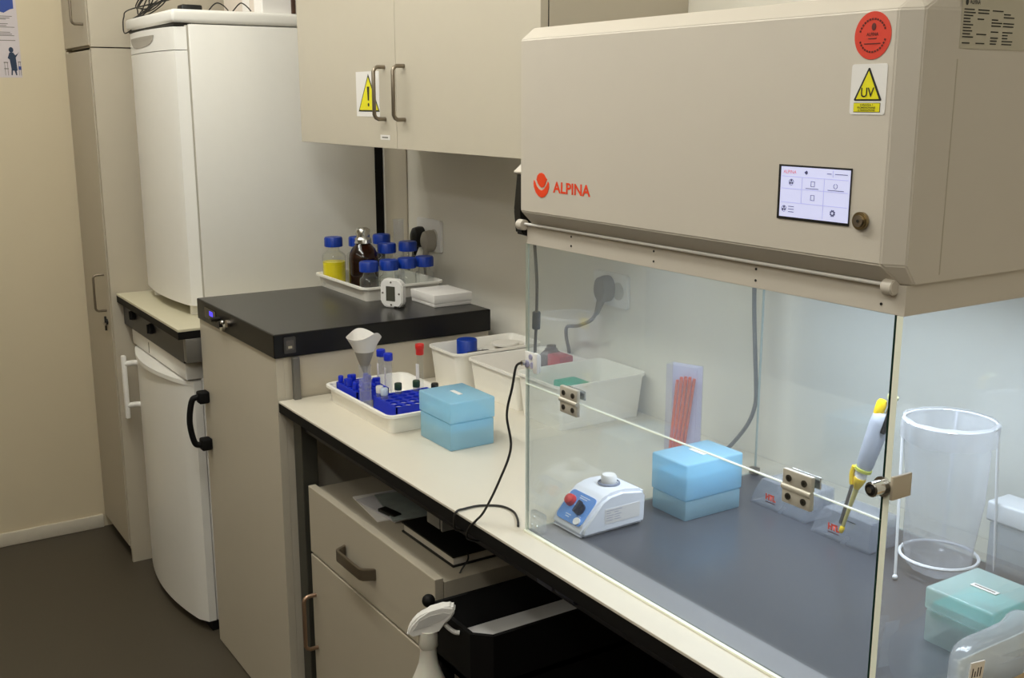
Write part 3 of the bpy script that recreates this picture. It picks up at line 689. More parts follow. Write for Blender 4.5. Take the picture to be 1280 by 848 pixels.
# housing: chamfered front, bevelled top and bottom edge
FYY, cx = .930, .027
def plan(y, inset, z): return [(HX0+inset, y, z), (HX1-inset, y, z)]
pts = []
for z in (1.443, 1.700): pts += [(HX0+cx, FYY, z), (HX1-.022, FYY, z), (HX0, FYY+cx, z), (HX1, FYY+.014, z)]
pts += [(HX0+cx*.9, .955, 1.7185), (HX1-.018, .955, 1.7185), (HX0+.004, .982, 1.7185), (HX1-.004, .982, 1.7185), (HX0+.004, 1.50, 1.7185), (HX1-.004, 1.50, 1.7185), (HX0, 1.50, 1.71), (HX1, 1.50, 1.71)]
pts += [(HX0+cx*.9, .953, 1.4215), (HX1-.012, .953, 1.4215), (HX0, .982, 1.4215), (HX1, .960, 1.4215), (HX0, 1.50, 1.4215), (HX1, 1.50, 1.4215)]
hs = MB().hull(pts, bev=.0015).build('housing', hood_m, t, smooth=False)
# valance under the housing: front, sides and back bands
mb = MB(); bx0, bx1 = HX0+.012, HX1-.004
mb.box((bx0, GF-.001, 1.389), (bx1, GF+.003, 1.4213)).box((bx0+.0003, GF+.0031, 1.3888), (bx0+.004, GB-.0041, 1.4213)).box((bx1-.004, GF+.0031, 1.3888), (bx1-.0003, GB-.0041, 1.4213)).box((bx0, GB-.004, 1.389), (bx1, GB, 1.4213)).box((bx0+.0041, GF+.0031, 1.410), (bx1-.0041, GB-.0041, 1.4210))
mb.build('valance', hood_m, t, smooth=False)
mb = MB()
for x in (-1.31, -1.12, -.93, -.745):
    for z in (1.398, 1.412): mb.cyl((x, GF-.001, z), (x, GF-.0018, z), .0016, n=8)
mb.build('valance_screws', ink_m, t)
# door hinge rod with end caps, and the black end trim on the left
mb = MB(); mb.cyl((HX0+.002, .9475, 1.4205), (HX1-.022, .9475, 1.4205), .0022, n=12)
part(mb.build('rod', pm('rod_metal', 'ece8e2', .3, metal=.1, noise=0), t), 'bright metal rod along the lower front edge')
for x0, x1 in ((HX0-.004, HX0+.012), (HX1-.028, HX1-.014)):
    MB().cyl((x0, .9475, 1.4185), (x1, .9475, 1.4185), .0085, n=18, bev=.001).build('rod_end_cap', hood_m, t)
ply = ((HX0-.0005, 0, 0), (0, 1, 0), (0, 0, 1))
mb = MB(); mb.prism([(.955, 1.505), (.985, 1.515), (1.0, 1.50), (1.0, 1.41), (.975, 1.395), (.952, 1.402), (.948, 1.44)], ply, -.023, 0, bev=.003)
part(mb.build('side_trim', black_m, t), 'black end trim at the left side')
MB().prism([(.950, 1.500), (.985, 1.528), (1.0, 1.528), (1.0, 1.515), (.985, 1.513), (.958, 1.493)], ply, -.026, .001, bev=.001).build('side_trim_top', hood_m, t)
# right side: seam, rating plate
pr_ = FX(HX1)
decal('side_seam', rectp(.9985, 1.43, 1.0000, 1.652), pr_, pm('seam', 'b3a995', .6, noise=0), t, .0003)
rp = decal('rating_plate', rectp(1.000, 1.6625, 1.125, 1.714), pr_, plate_m, t, .0006)
text('plate_lettering', 'ALPINA', pr_, 1.011, 1.7065, .0045, ink_m, rp, width=.017, h=.0010, bold=.01)
mb = MB(); mb.prism(ell(1.0065, 1.7085, .0022, .0035, 14), pr_, .0006, .0010)
z = 1.7005
rnd = random.Random(5)
for i in range(12):
    for a0 in (1.003, 1.026, 1.05, 1.07):
        if rnd.random() < .25: continue
        mb.prism(rectp(a0, z, a0+rnd.uniform(.009, .019), z+.0012), pr_, .0006, .0010)
    z -= .0030
mb.build('plate_text_lines', ink_m, rp, smooth=False)
# front: emblem, lettering, screen, key switch, stickers
fp = FY(FYY)
ex, ez = -1.3575, 1.4865
def E2(pts): return [(ex+a*.0205, ez+b*.0185) for a, b in pts]
mb = MB()
mb.prism(E2([(-.62, .42), (-.5, .75), (-.25, .95), (.05, 1.0), (.35, .9), (.58, .62), (.75, .52), (.60, .30), (.48, .05), (.30, -.12), (.05, -.20), (-.20, -.10), (-.42, .10)]), fp, 0, .0008)
mb.prism(E2([(-.95, .35), (-.80, .20), (-.62, -.10), (-.35, -.32), (-.05, -.42), (.10, -.42), (.40, -.26), (.66, .02), (.86, .34), (.98, .20), (.98, -.15), (.80, -.58), (.48, -.88), (.08, -1.0), (-.34, -.92), (-.70, -.64), (-.95, -.20), (-1.0, .10)]), fp, 0, .0008)
part(mb.build('emblem', red_m, t, smooth=False), 'orange-red round emblem')
part(text('lettering', 'ALPINA', fp, -1.327, 1.4775, .0165, red_m, t, width=.092, bold=.025), 'orange-red lettering')
sc_ = part(MB().prism(rectp(-.8795, 1.4795, -.7765, 1.5405), fp, -.004, .0012).build('screen_bezel', black_m, t, smooth=False), 'black edged touch screen')
sp = FY(FYY-.0012)
decal('touch_screen', rectp(-.8755, 1.4825, -.7775, 1.5385), sp, screen_m, sc_, .0005)
s2 = FY(FYY-.0017)
text('screen_lettering', 'ALPINA', s2, -.8715, 1.5310, .0038, pm('screen_red', 'd0605c', .5, noise=0, emit='d0605c', emit_s=.35), sc_, width=.019, h=.0004)
mb = MB()
for z in (1.5275, 1.5140, 1.4985): mb.prism(rectp(-.8735, z, -.7795, z+.0005), s2, 0, .0003)
for a in (-.8440, -.8125): mb.prism(rectp(a, 1.4985, a+.0005, 1.5275), s2, 0, .0003)
mb.prism(rectp(-.8125, 1.4845, -.8120, 1.4985), s2, 0, .0003); mb.prism(rectp(-.8010, 1.530, -.8005, 1.537), s2, 0, .0003)
mb.build('screen_grid', scrl_m, sc_, smooth=False)
mb = MB()
def ringp(ca, cb, r, w_, a0=0, a1=300): return [(ca+(r)*math.cos(R(a0+(a1-a0)*i/14)), cb+r*math.sin(R(a0+(a1-a0)*i/14))) for i in range(15)]+[(ca+(r-w_)*math.cos(R(a1-(a1-a0)*i/14)), cb+(r-w_)*math.sin(R(a1-(a1-a0)*i/14))) for i in range(15)]
for ca, cb in ((-.8595, 1.5215), (-.8685, 1.4915)):
    for k in range(3): mb.prism([(ca, cb)]+ell(ca+.0018*math.cos(R(90+120*k)), cb+.0018*math.sin(R(90+120*k)), .0014, .0014, 8, R(0), 360), s2, 0, .0003) if False else mb.prism(ell(ca+.0018*math.cos(R(90+120*k)), cb+.0018*math.sin(R(90+120*k)), .0013, .0013, 10), s2, 0, .0003)
    mb.prism(ringp(ca, cb, .0036, .0004), s2, 0, .0003)
mb.prism(ringp(-.7965, 1.5205, .0028, .0005, 110, 430), s2, 0, .0003)
for a, b in ((-.8310, 1.518), (-.8305, 1.503)):
    for q in (rectp(a, b, a+.0005, b+.006), rectp(a+.005, b, a+.0055, b+.006), rectp(a, b, a+.0055, b+.0005), rectp(a, b+.0055, a+.0055, b+.006)): mb.prism(q, s2, 0, .0003)
for a0, a1, b in ((-.838, -.820, 1.5155), (-.807, -.785, 1.5155), (-.862, -.854, 1.494), (-.862, -.854, 1.491), (-.862, -.854, 1.488), (-.809, -.803, 1.533), (-.798, -.781, 1.533)): mb.prism(rectp(a0, b, a1, b+.0007), s2, 0, .0003)
mb.prism([(-.841, 1.533), (-.838, 1.5355), (-.838, 1.5305)], s2, 0, .0003)
mb.prism(ell(-.8375, 1.533, .0012, .0018, 10), s2, 0, .0003)
gear = []
for i in range(24):
    r_ = .0038 if i % 3 else .0028
    gear.append((-.7985+r_*math.cos(R(15*i)), 1.4915+r_*math.sin(R(15*i))))
mb.prism(gear, s2, 0, .0003); mb.prism(ell(-.7985, 1.4915, .0015, .0015, 12), s2, .0003, .0005, mat=screen_m)
mb.build('screen_icons', scri_m, sc_, smooth=False)
mb = MB(); mb.cyl((-.7595, FYY, 1.487), (-.7595, FYY-.006, 1.487), .0095, n=24, bev=.001); mb.cyl((-.7595, FYY-.006, 1.487), (-.7595, FYY-.0075, 1.487), .0062, n=20, mat=metal_m); mb.cyl((-.7595, FYY-.0075, 1.487), (-.7595, FYY-.008, 1.487), .0016, n=10, mat=ink_m)
part(mb.build('key_switch', pm('brass_metal', 'a08f6e', .3, metal=1.0, noise=0), t), 'round metal key switch')
sx_, sz_ = -.762, 1.6755
s = part(decal('round_sticker', ell(sx_, sz_, .0228, .0238, 40), fp, redst_m, t, .0006), 'round red sticker')
mb = MB(); mb.prism(ell(sx_+.001, sz_+.0085, .0026, .0038, 14), fp, .0006, .0010)
for i in range(13):
    for rr, a0 in ((.0172, 20),):
        a1 = R(a0+140*i/12); a2 = a1+R(7)
        mb.prism([(sx_+rr*math.cos(a1), sz_+rr*math.sin(a1)), (sx_+rr*math.cos(a2), sz_+rr*math.sin(a2)), (sx_+(rr-.0018)*math.cos(a2), sz_+(rr-.0018)*math.sin(a2)), (sx_+(rr-.0018)*math.cos(a1), sz_+(rr-.0018)*math.sin(a1))], fp, .0006, .0010)
        a1 += R(180); a2 += R(180)
        mb.prism([(sx_+rr*math.cos(a1), sz_+rr*math.sin(a1)), (sx_+rr*math.cos(a2), sz_+rr*math.sin(a2)), (sx_+(rr-.0018)*math.cos(a2), sz_+(rr-.0018)*math.sin(a2)), (sx_+(rr-.0018)*math.cos(a1), sz_+(rr-.0018)*math.sin(a1))], fp, .0006, .0010)
for z, hw in ((-.0035, .005), (-.0085, .010)): mb.prism(rectp(sx_-hw, sz_+z, sx_+hw, sz_+z+.0009), fp, .0006, .0010)
mb.build('sticker_print', dred_m, s, smooth=False)
text('sticker_lettering', 'ALPINA', fp, sx_, sz_-.0005, .0035, dred_m, s, width=.015, h=.0010, bold=.02, align='CENTER')
s = part(decal('warning_sticker', rrect(-.7855, 1.5965, -.7405, 1.6475, .003), fp, paper_m, t, .0006), 'white sticker with yellow UV triangle')
decal('sticker_border', [(-.7805, 1.6115), (-.7795, 1.6105), (-.7465, 1.6105), (-.7455, 1.6115), (-.7622, 1.6435), (-.7638, 1.6435)], fp, ink_m, s, .0003, .0006)
decal('sticker_triangle', [(-.7775, 1.6122), (-.7485, 1.6122), (-.7630, 1.6405)], fp, yel_m, s, .0003, .0009)
text('uv_lettering', 'UV', fp, -.7630, 1.6140, .0098, ink_m, s, width=.0165, h=.0015, align='CENTER', bold=.01)
decal('sticker_yellow_field', rectp(-.7802, 1.5990, -.7465, 1.6085), fp, ink_m, s, .0003, .0006)
decal('sticker_yellow_box', rectp(-.7798, 1.5994, -.7469, 1.6081), fp, yel_m, s, .0003, .0009)
for b, z, wd in (('UWAGA !', 1.6054, .016), ('PROMIENIOWANIE', 1.6026, .023), ('ULTRAFIOLETOWE', 1.6000, .022)):
    text('sticker_lettering', b, fp, -.7633, z, .0020, ink_m, s, width=wd, h=.0015, align='CENTER', bold=.01)
# glass: fixed lower pane, hinged upper pane, two sides, back
def pane(name, a, b, edge_dirs, mat=glass_m, emat=edge_m, label=None):
    """sheet of glass whose edges carry a material of their own"""
    mb = MB(); mb.box(a, b)
    o = mb.build(name, mat, t, smooth=False); o.data.materials.append(emat)
    for p in o.data.polygons:
        if max(range(3), key=lambda i: abs(p.normal[i])) != edge_dirs: p.material_index = 1
    return part(o, label) if label else o
sx0, sx1 = HX0+.006, HX1-.005
g1 = pane('lower_pane', (sx0+.0005, GF, .9022), (sx1-.0085, GF+.004, 1.1570), 1, label='fixed lower glass pane')
g2 = pane('upper_pane', (sx0+.0005, GF, 1.1580), (sx1-.0085, GF+.004, 1.3885), 1, label='hinged upper glass pane')
pane('side_pane', (sx0-.001, GF+.0052, .9022), (sx0+.004, GB, 1.3885), 0, emat=tealg_m, label='left glass side')
pane('side_pane', (sx1-.008, GF-.0008, .9022), (sx1, GB, 1.3885), 0, label='right glass side with bright edge')
part(MB().box((sx0, GF-.0035, .9003), (sx1-.012, GF-.0003, .9035)).build('lit_edge_strip', edge_m, t, smooth=False), 'bright strip painted as the lit foot edge of the glass')  # added white strip imitates the lit lower edge of the pane
MB().box((sx1-.0115, GF, .9022), (sx1-.0083, GF+.005, 1.389)).build('glass_edge_strip', edgeg_m, t, smooth=False)
pane('back_pane', (sx0+.005, GB-.005, .9022), (sx1-.009, GB, 1.389), 1, mat=glassb_m, emat=tealg_m, label='back glass wall')
# hinges on the front glass
for hx in (-1.305, -.842):
    hg = MB(); hg.box((hx-.0225, GF-.0075, 1.1605), (hx+.0225, GF-.0005, 1.1800), .0015); hg.box((hx-.0225, GF-.0075, 1.1375), (hx+.0225, GF-.0005, 1.1555), .0015)
    hg.cyl((hx-.0225, GF-.006, 1.158), (hx+.0225, GF-.006, 1.158), .0040, n=14)
    hg = hg.build('hinge', pm('hinge_metal', 'cdc7b9', .35, metal=.3, noise=.03), t)
    for dx in (-.012, .012):
        for z in (1.170, 1.147):
            k = MB(); k.cyl((hx+dx, GF-.0075, z), (hx+dx, GF-.0087, z), .0042, n=14); k.cyl((hx+dx, GF-.0087, z), (hx+dx, GF-.0089, z), .0021, n=6, mat=ink_m)
            k.build('screw', pm('screw_dark', '57534b', .35, metal=.8), hg)
    b_ = MB(); b_.box((hx-.02, GF+.0055, 1.163), (hx+.0245, GF+.0085, 1.178), .001); b_.build('hinge_backplate', chrome_m, hg)
# latch by the right edge
lt = MB(); lt.cyl((-.725, GF-.0005, 1.198), (-.725, GF-.022, 1.198), .0085, n=22, bev=.0012)
lt.cyl((-.725, GF-.022, 1.198), (-.725, GF-.0225, 1.198), .0065, n=20, mat=black_m); lt.cyl((-.725, GF-.0225, 1.198), (-.725, GF-.0245, 1.198), .0034, n=14)
lt.cyl((-.725, GF-.0005, 1.198), (-.725, GF-.0035, 1.198), .0115, n=22)
lt = part(lt.build('latch', chrome_m, t), 'chrome round latch')
part(MB().box((sx1+.0005, GF-.002, 1.185), (sx1+.0045, GF+.030, 1.212), .001).build('latch_plate', pm('latch_plate', 'bfb29c', .45), lt), 'beige latch plate')
# clamps at the left front edge
k = MB(); k.box((sx0+.004, GF-.004, 1.186), (sx0+.046, GF-.0005, 1.214), .001); k.box((sx0+.036, GF-.010, 1.184), (sx0+.047, GF-.0045, 1.217), .001)
for dx, z, r_ in ((.022, 1.207, .0045), (.027, 1.194, .005), (.012, 1.194, .006)): k.cyl((sx0+dx, GF-.004, z), (sx0+dx, GF-.0058, z), r_, n=14, mat=pm('clip_lilac', 'a4a2c0', .35))
k.cyl((sx0+.008, GF-.004, 1.195), (sx0+.008, GF-.013, 1.195), .0042, n=12, mat=chrome_m)
part(k.build('edge_clip', whitep_m, t), 'white plastic clip on the left glass edge')
k = MB(); k.box((sx0+.0045, GF+.0055, .904), (sx0+.040, GF+.018, .938), .004)
for dx, z in ((.011, .913), (.026, .914), (.018, .929)): k.cyl((sx0+dx, GF+.0055, z), (sx0+dx, GF+.0048, z), .0038, n=12, mat=chrome_m)
part(k.build('corner_block', clear('clear_block', 'fafcfd', haze='eef2f8', haze_f=.12, gloss=1.0, base=.10), t), 'clear corner block at the foot of the glass')
k = MB(); k.box((sx0+.0045, GB-.020, .904), (sx0+.022, GB-.006, .918), .002); part(k.build('corner_block', metal_m, t), 'metal block at the back left foot of the glass')
# base
bp_ = MB().box((sx0+.0045, GF+.0055, .9003), (sx1-.0085, GB-.0055, .9022)).build('base_plate', steel_m, t, smooth=False)
MB().box((sx0+.0046, GF+.0056, .9022), (sx1-.0086, GF+.052, .9028)).build('base_reflection_strip', steell_m, bp_, smooth=False)  # paler strip imitates a reflection along the front of the plate
# lamp under the housing
part(MB().box((-1.38, 1.10, 1.392), (-.77, 1.22, 1.4095), .003).build('lamp_housing', whitep_m, t), 'lamp housing under the hood roof')
# the hood's own lead with ferrite bead, down the left front edge
cx_ = sx0+.011
MB().tube([(cx_-.001, GF+.010, 1.392), (cx_+.004, GF+.011, 1.34), (cx_+.0055, GF+.011, 1.31), (cx_+.004, GF+.011, 1.262), (cx_+.0015, GF+.011, 1.23), (cx_-.001, GF+.012, 1.205)], .0026, n=8).build('lead', pm('lead_grey', '5a5a56', .5), t)
part(MB().cyl((cx_+.0035, GF+.011, 1.250), (cx_+.0045, GF+.011, 1.279), .0068, n=16, bev=.001).build('ferrite_bead', pm('ferrite', '4a5358', .5), t), 'dark grey ferrite bead on the lead')

# black cable from the clip down and over the bench edge
cy = GF-.014
tag(MB().tube([(sx0+.006, cy, 1.195), (sx0-.004, cy-.002, 1.186), (-1.450, .937, 1.150), (-1.462, .934, 1.10), (-1.453, .936, 1.045), (-1.472, .926, .985), (-1.498, .912, .925), (-1.508, .900, .905), (-1.519, .893, .890), (-1.526, .892, .870), (-1.530, .910, .858), (-1.535, .928, .852)], .0021, n=8).build('cable', cable_m, loc=(-1.46, .937, .9)), 'thin black cable hanging from the white clip over the bench edge', 'cable')
tag(MB().tube([(-1.452, .950, .9030), (-1.480, .967, .9028), (-1.515, .980, .9028), (-1.548, .975, .9028), (-1.570, .945, .9028), (-1.572, .915, .9028), (-1.570, .897, .9018), (-1.570, .892, .888), (-1.570, .896, .868), (-1.570, .925, .860)], .0021, n=8).build('cable', cable_m, loc=(-1.56, .95, .9)), 'black cable lying on the bench, ending at the foot of the glass', 'cable')
tag(MB().tube([(-1.497, 1.53, 1.40), (-1.497, 1.53, 1.25), (-1.487, 1.53, 1.128), (-1.480, 1.53, 1.06), (-1.480, 1.53, 1.02), (-1.497, 1.528, .975), (-1.539, 1.525, .920), (-1.56, 1.52, .905)], .0042, n=8).build('cable', cableg_m, loc=(-1.497, 1.53, .9)), 'grey cable hanging down the wall behind the hood glass', 'cable')

# ------------------------------------------------------------------ inside the hood
ZH = .9022
t = thing('vortex_mixer', (-1.385, 1.08, ZH), 'white vortex mixer with blue control panel at the left in the hood', 'mixer')
vx0, vx1 = -1.432, -1.344
side = [(1.004, ZH+.004), (1.010, ZH+.001), (1.140, ZH+.003), (1.142, ZH+.056), (1.135, ZH+.064), (1.09, ZH+.071), (1.062, ZH+.068), (1.045, ZH+.060), (1.006, ZH+.018)]
v_ = MB().prism(side, ((vx0, 0, 0), (0, 1, 0), (0, 0, 1)), 0, vx1-vx0, bev=.006).build('body', pm('mixer_white', 'eceef4', .35, noise=0), t)
# control panel lies on the sloping front
p0 = Vector((0, 1.006, ZH+.018)); p1 = Vector((0, 1.045, ZH+.060)); vv = (p1-p0); L = vv.length; vv.normalize()
vpl = ((vx0, p0.y, p0.z), (1, 0, 0), tuple(vv))
pn = MB().prism(rrect(.009, .001, .079, L*.98, .009), vpl, -.001, .0009).build('control_panel', vortb_m, t, smooth=False)
k = MB(); k.lathe([(.0105, 0), (.0105, .003), (.009, .009), (.006, .011), (0, .011)], mtx=Matrix.Translation(Vector(vpl[0])+Vector((.024, 0, 0))+vv*(L*.62)+Vector((1, 0, 0)).cross(vv)*.001) @ Vector((1, 0, 0)).cross(vv).to_track_quat('Z', 'Y').to_matrix().to_4x4())
part(k.build('button', redb_m, pn), 'red button')
k = MB(); k.prism(ell(.056, L*.50, .0105, .0105, 20), vpl, .001, .006); k.prism(rrect(.0525, L*.5-.010, .0595, L*.5+.012, .002), vpl, .006, .014, bev=.001)
part(k.build('knob', pm('knob_dark', '1c1f30', .35), pn), 'dark rotary knob')
part(MB().prism(ell(.066, .008, .0075, .0065, 18), vpl, .001, .004).build('indicator', whitep_m, pn), 'white oval spot')
mb = MB()
for a0, b0, wd in ((.037, L*.86, .026), (.038, L*.80, .020), (.030, .012, .014), (.032, .008, .010), (.060, .016, .008), (.036, L*.55, .004)): mb.prism(rectp(a0, b0, a0+wd, b0+.0018), vpl, .0009, .0012)
mb.build('panel_marks', pm('panel_marks', 'c8dcf6', .5, noise=0), pn, smooth=False)
k = MB(); k.lathe([(.0195, 0), (.019, .002), (.0165, .003), (.0165, .001)], (-1.386, 1.092, ZH+.0705)); k.build('collar', pm('collar_grey', '7f8596', .5), t)
part(MB().lathe([(0, 0), (.0125, 0), (.0135, .003), (.0135, .011), (.0115, .0145), (.004, .0135), (0, .0125)], (-1.386, 1.092, ZH+.0715)).build('cup_head', whitep_m, t), 'white rubber cup head')
lb = decal('rating_label', rectp(1.052, ZH+.018, 1.126, ZH+.044), FX(vx1), paper_m, t, .0005)
mb = MB(); rnd = random.Random(2)
for i in range(5):
    for a0 in (1.055, 1.072): mb.prism(rectp(a0, ZH+.040-.0042*i, a0+rnd.uniform(.008, .016), ZH+.0408-.0042*i+.0004), FX(vx1), .0005, .0008)
mb.build('label_lines', pm('label_ink', 'b4b4c2', .5, noise=0), lb, smooth=False)
MB().cyl((-1.372, 1.140, ZH+.038), (-1.372, 1.156, ZH+.036), .006, n=12).build('cable_gland', black_m, t)
for x in (vx0+.012, vx1-.012):
    for y in (1.022, 1.126): MB().cyl((x, y, ZH), (x, y, ZH+.004), .006, n=12).build('foot', black_m, t)

def tip_box(x0, x1, y0, y1, z, h, seam, outer, inner, label, tint_label, slot=True, base_h=.35):
    t = thing('pipette_tip_box', ((x0+x1)/2, (y0+y1)/2, z), label, 'tip box')
    MB().box((x0+.002, y0+.002, z), (x1-.002, y1-.002, z+seam), .003).build('base', outer, t)
    MB().box((x0, y0, z+seam+.0005), (x1, y1, z+h), .004, 3).build('lid', outer, t)
    MB().box((x0+.007, y0+.007, z+base_h*h), (x1-.007, y1-.007, z+h*.72), .002).build('tip_rack', inner, t)
    if slot:
        cx, cy = (x0+x1)/2, (y0+y1)/2
        k = MB(); k.box((cx-.019, cy-.005, z+h), (cx+.019, cy+.005, z+h+.0015), .0007); k.box((cx-.015, cy-.0012, z+h+.0015), (cx+.015, cy+.0012, z+h+.0018), mat=gink_m if outer is teal_m else None)
        k.build('lid_tab', whitep_m if outer is not teal_m else paper_m, t)
    return t
tip_box(-2.003, -1.867, 1.054, 1.164, .9003, .104, .058, tipb_m, tipin_m, 'pale blue pipette tip box on the bench beside the white tray', '')
tip_box(-1.402, -1.310, 1.199, 1.332, ZH, .103, .036, tipb_m, tipin_m, 'pale blue pipette tip box inside the hood behind the vortex mixer', '')
tip_box(-.826, -.726, 1.187, 1.300, ZH, .078, .046, teal_m, tealin_m, 'teal lidded pipette tip box near the right glass side of the hood', '', base_h=.42)

# clear stand of orange loops behind the left glass
t = thing('loop_stand', (-1.600, 1.45, .9003), 'tall clear sleeve holding orange sticks behind the blue tip box', 'stand')
a = R(20)
mt = Matrix.Translation((-1.600, 1.45, .9003)) @ Matrix.Rotation(a, 4, 'Z')
mb = MB(); mb.box((-.035, -.014, 0), (.035, -.0125, .188), mtx=mt).box((-.035, .0125, 0), (.035, .014, .188), mtx=mt).box((-.035, -.0125, 0), (-.0335, .0125, .188), mtx=mt).box((.0335, -.0125, 0), (.035, .0125, .188), mtx=mt).box((-.035, -.014, 0), (.035, .014, .004), mtx=mt)
mb.build('sleeve', lilac_m, t, smooth=False)
MB().box((-.0335, .0118, .004), (.0335, .0124, .187), mtx=mt).build('backing_sheet', pm('lilac_sheet', 'e2e2f8', .5, noise=.01), t, smooth=False)
for i in range(8):
    s_ = i/7
    b0 = mt @ Vector((-.026+.026*s_, -.004+.008*(i % 2), .005)); b1 = mt @ Vector((-.014+.034*s_, -.004+.008*(i % 2), .160-.008*abs(s_-.6)+.004*(i % 2)))
    tag(MB().cyl(b0, b1, .0034, n=8).build('inoculation_loop', orange_m, loc=b0), 'thin orange plastic stick in the clear sleeve behind the tip box', 'stick', 'orange sticks in the clear sleeve')

# acrylic pipette stands
def stand(x0, x1, y0, label):
    t = thing('pipette_stand', ((x0+x1)/2, y0+.035, ZH), label, 'pipette stand')
    poly = [(x0, ZH), (x1, ZH), (x1, ZH+.052), (x0+.026, ZH+.052), (x0+.010, ZH+.026)]
    mb = MB(); mb.prism(poly, FY(y0), -.004, 0); mb.prism(poly, FY(y0), -.070, -.066); mb.box((x0+.001, y0+.004, ZH), (x1-.001, y0+.066, ZH+.003))
    mb.box((x0+.026, y0+.004, ZH+.049), (x1-.001, y0+.066, ZH+.052)); mb.box((x1-.004, y0+.004, ZH+.003), (x1, y0+.066, ZH+.049))
    mb.build('block', acryl_m, t, smooth=False)
    text('lettering', 'HTL', FY(y0), x0+.037, ZH+.017, .0115, red_m, t, width=.024, h=.0006, bold=.07)
    decal('lettering_underline', rectp(x0+.037, ZH+.0125, x0+.060, ZH+.0140), FY(y0), dred_m, t)
    decal('slot', rectp(x1-.052, ZH+.0425, x1-.030, ZH+.0440), FY(y0), ink_m, t)
    return t
stand(-1.322, -1.192, 1.366, 'clear acrylic pipette stand on the left with red lettering, empty')
stand(-1.168, -1.046, 1.352, 'clear acrylic pipette stand on the right with the pipette leaning on it')
# pipette leaning on the right stand
A = Vector((-1.0950, 1.340, .928)); B = Vector((-1.0335, 1.362, 1.180)); D = (B-A).normalized(); L = (B-A).length
t = thing('pipette', tuple(A), 'grey and yellow pipette leaning on the right acrylic stand in the hood', 'pipette')
Mx = Matrix.Translation(A) @ D.to_track_quat('Z', 'X').to_matrix().to_4x4()
def P3(x, y, z): return Mx @ Vector((x, y, z))
Xs = (Mx.to_3x3() @ Vector((1, 0, 0)))
sgn = 1 if Xs.x < 0 else -1
MB().lathe([(0, 0), (.003, 0), (.0042, .004), (.0042, .010), (.003, .012), (0, .012)], mtx=Mx).build('tip_collar', pipy_m, t)
MB().lathe([(.0028, .010), (.0034, .05), (.0046, .088), (0, .088)], mtx=Mx).build('shaft', pm('shaft_yellow_grey', 'b9ae6a', .35), t)
part(MB().cyl(P3(.0055*sgn, 0, .014), P3(.0085*sgn, 0, .088), .0028, n=10).build('ejector_rod', metal_m, t), 'metal ejector rod')
MB().lathe([(.0046, .082), (.008, .092), (.0095, .098), (.0095, .102), (0, .102)], mtx=Mx).build('lower_collar', pipy_m, t)
mb = MB(); mb.tube([P3(.009*sgn, 0, .086), P3(.012*sgn, 0, .094), P3(.0145*sgn, 0, .104), P3(.0145*sgn, 0, .116)], .0042, n=8)
mb.build('ejector_arm', pipy_m, t)
MB().lathe([(.0085, .100), (.0095, .118), (0, .118)], mtx=Mx).build('window_section', whitep_m, t)
MB().lathe([(.0135, .114), (.0140, .119), (0, .119)], mtx=Mx @ Matrix.Diagonal((1, .8, 1, 1))).build('yellow_ring', pm('pale_yellow_green', 'cfd25a', .4), t)
MB().lathe([(.0115, .118), (.0135, .125), (.0150, .160), (.0160, .200), (.0150, .212), (.010, .217), (0, .217)], mtx=Mx @ Matrix.Diagonal((1, .8, 1, 1))).build('handle', pipg_m, t)
mb = MB(); mb.lathe([(0, .212), (.0075, .212), (.0082, .218), (.0082, .232), (.006, .236), (0, .236)], mtx=Mx @ Matrix.Translation((.0075*sgn, 0, 0)))
mb.build('ejector_button', pipy_m, t)
mb = MB(); mb.box((-.004, -.006, .186), (.004, .006, .222), .002, mtx=Matrix.Translation((.0135, -.0035, 0)) @ Mx); mb.build('finger_hook', black_m, t)
mb = MB(); mb.cyl(P3(-.005*sgn, 0, .215), P3(-.005*sgn, 0, .244), .0022, n=10); mb.cyl(P3(-.005*sgn, 0, .244), P3(-.005*sgn, 0, .249), .0085, n=16, mat=pm('plunger_top', 'b8b88a', .5))
mb.build('plunger', chrome_m, t)

# wire stand with translucent waste bag
bx, by = -.950, 1.392
t = thing('waste_bag_stand', (bx, by, ZH), 'white wire stand holding a translucent bag in the hood', 'stand')
wm = pm('white_wire', 'f0f2f6', .35, noise=0)
def ringpts(r, z, tilt=0, n=28): return [Vector((bx+r*math.cos(2*math.pi*i/n), by+r*math.sin(2*math.pi*i/n), z+tilt*math.cos(2*math.pi*i/n))) for i in range(n)]
MB().tube(ringpts(.066, 1.143), .0014, n=6, smooth=False, closed=True).build('top_ring', wm, t)
MB().tube(ringpts(.057, .930), .0026, n=6, smooth=False, closed=True).build('lower_ring', wm, t)
for k, (dx, dy, ex_, ey_) in enumerate(((-.052, -.041, -.017, -.078), (.060, .028, .066, .045), (-.03, .059, -.04, .066))):
    MB().tube([(bx+dx, by+dy, 1.143), (bx+ex_, by+ey_, ZH+.003)], .0022, n=8, smooth=False).build('leg', wm, t)
    MB().sphere((bx+ex_, by+ey_, ZH+.0042), .0042, u=10, v=8).build('foot', wm, t)
def wob(a, z): return 1+.05*math.sin(5*a+z*40)*(1 if z < .2 else .4)+.025*math.sin(11*a-z*70)
part(MB().lathe([(.0675, .212), (.069, .232), (.0685, .243), (.064, .246)], (bx, by, ZH), n=44, wob=wob).build('bag_cuff', clear('film_cuff', 'fbfcfe', haze='f8fafe', haze_f=.45, gloss=.5, rough=.1), t), 'whiter folded cuff of the bag')
MB().lathe([(.064, .243), (.0625, .236), (.061, .20), (.056, .12), (.051, .05), (.047, .016), (.036, .004), (0, .002)], (bx, by, ZH), n=44, wob=wob).build('bag', filmm, t)

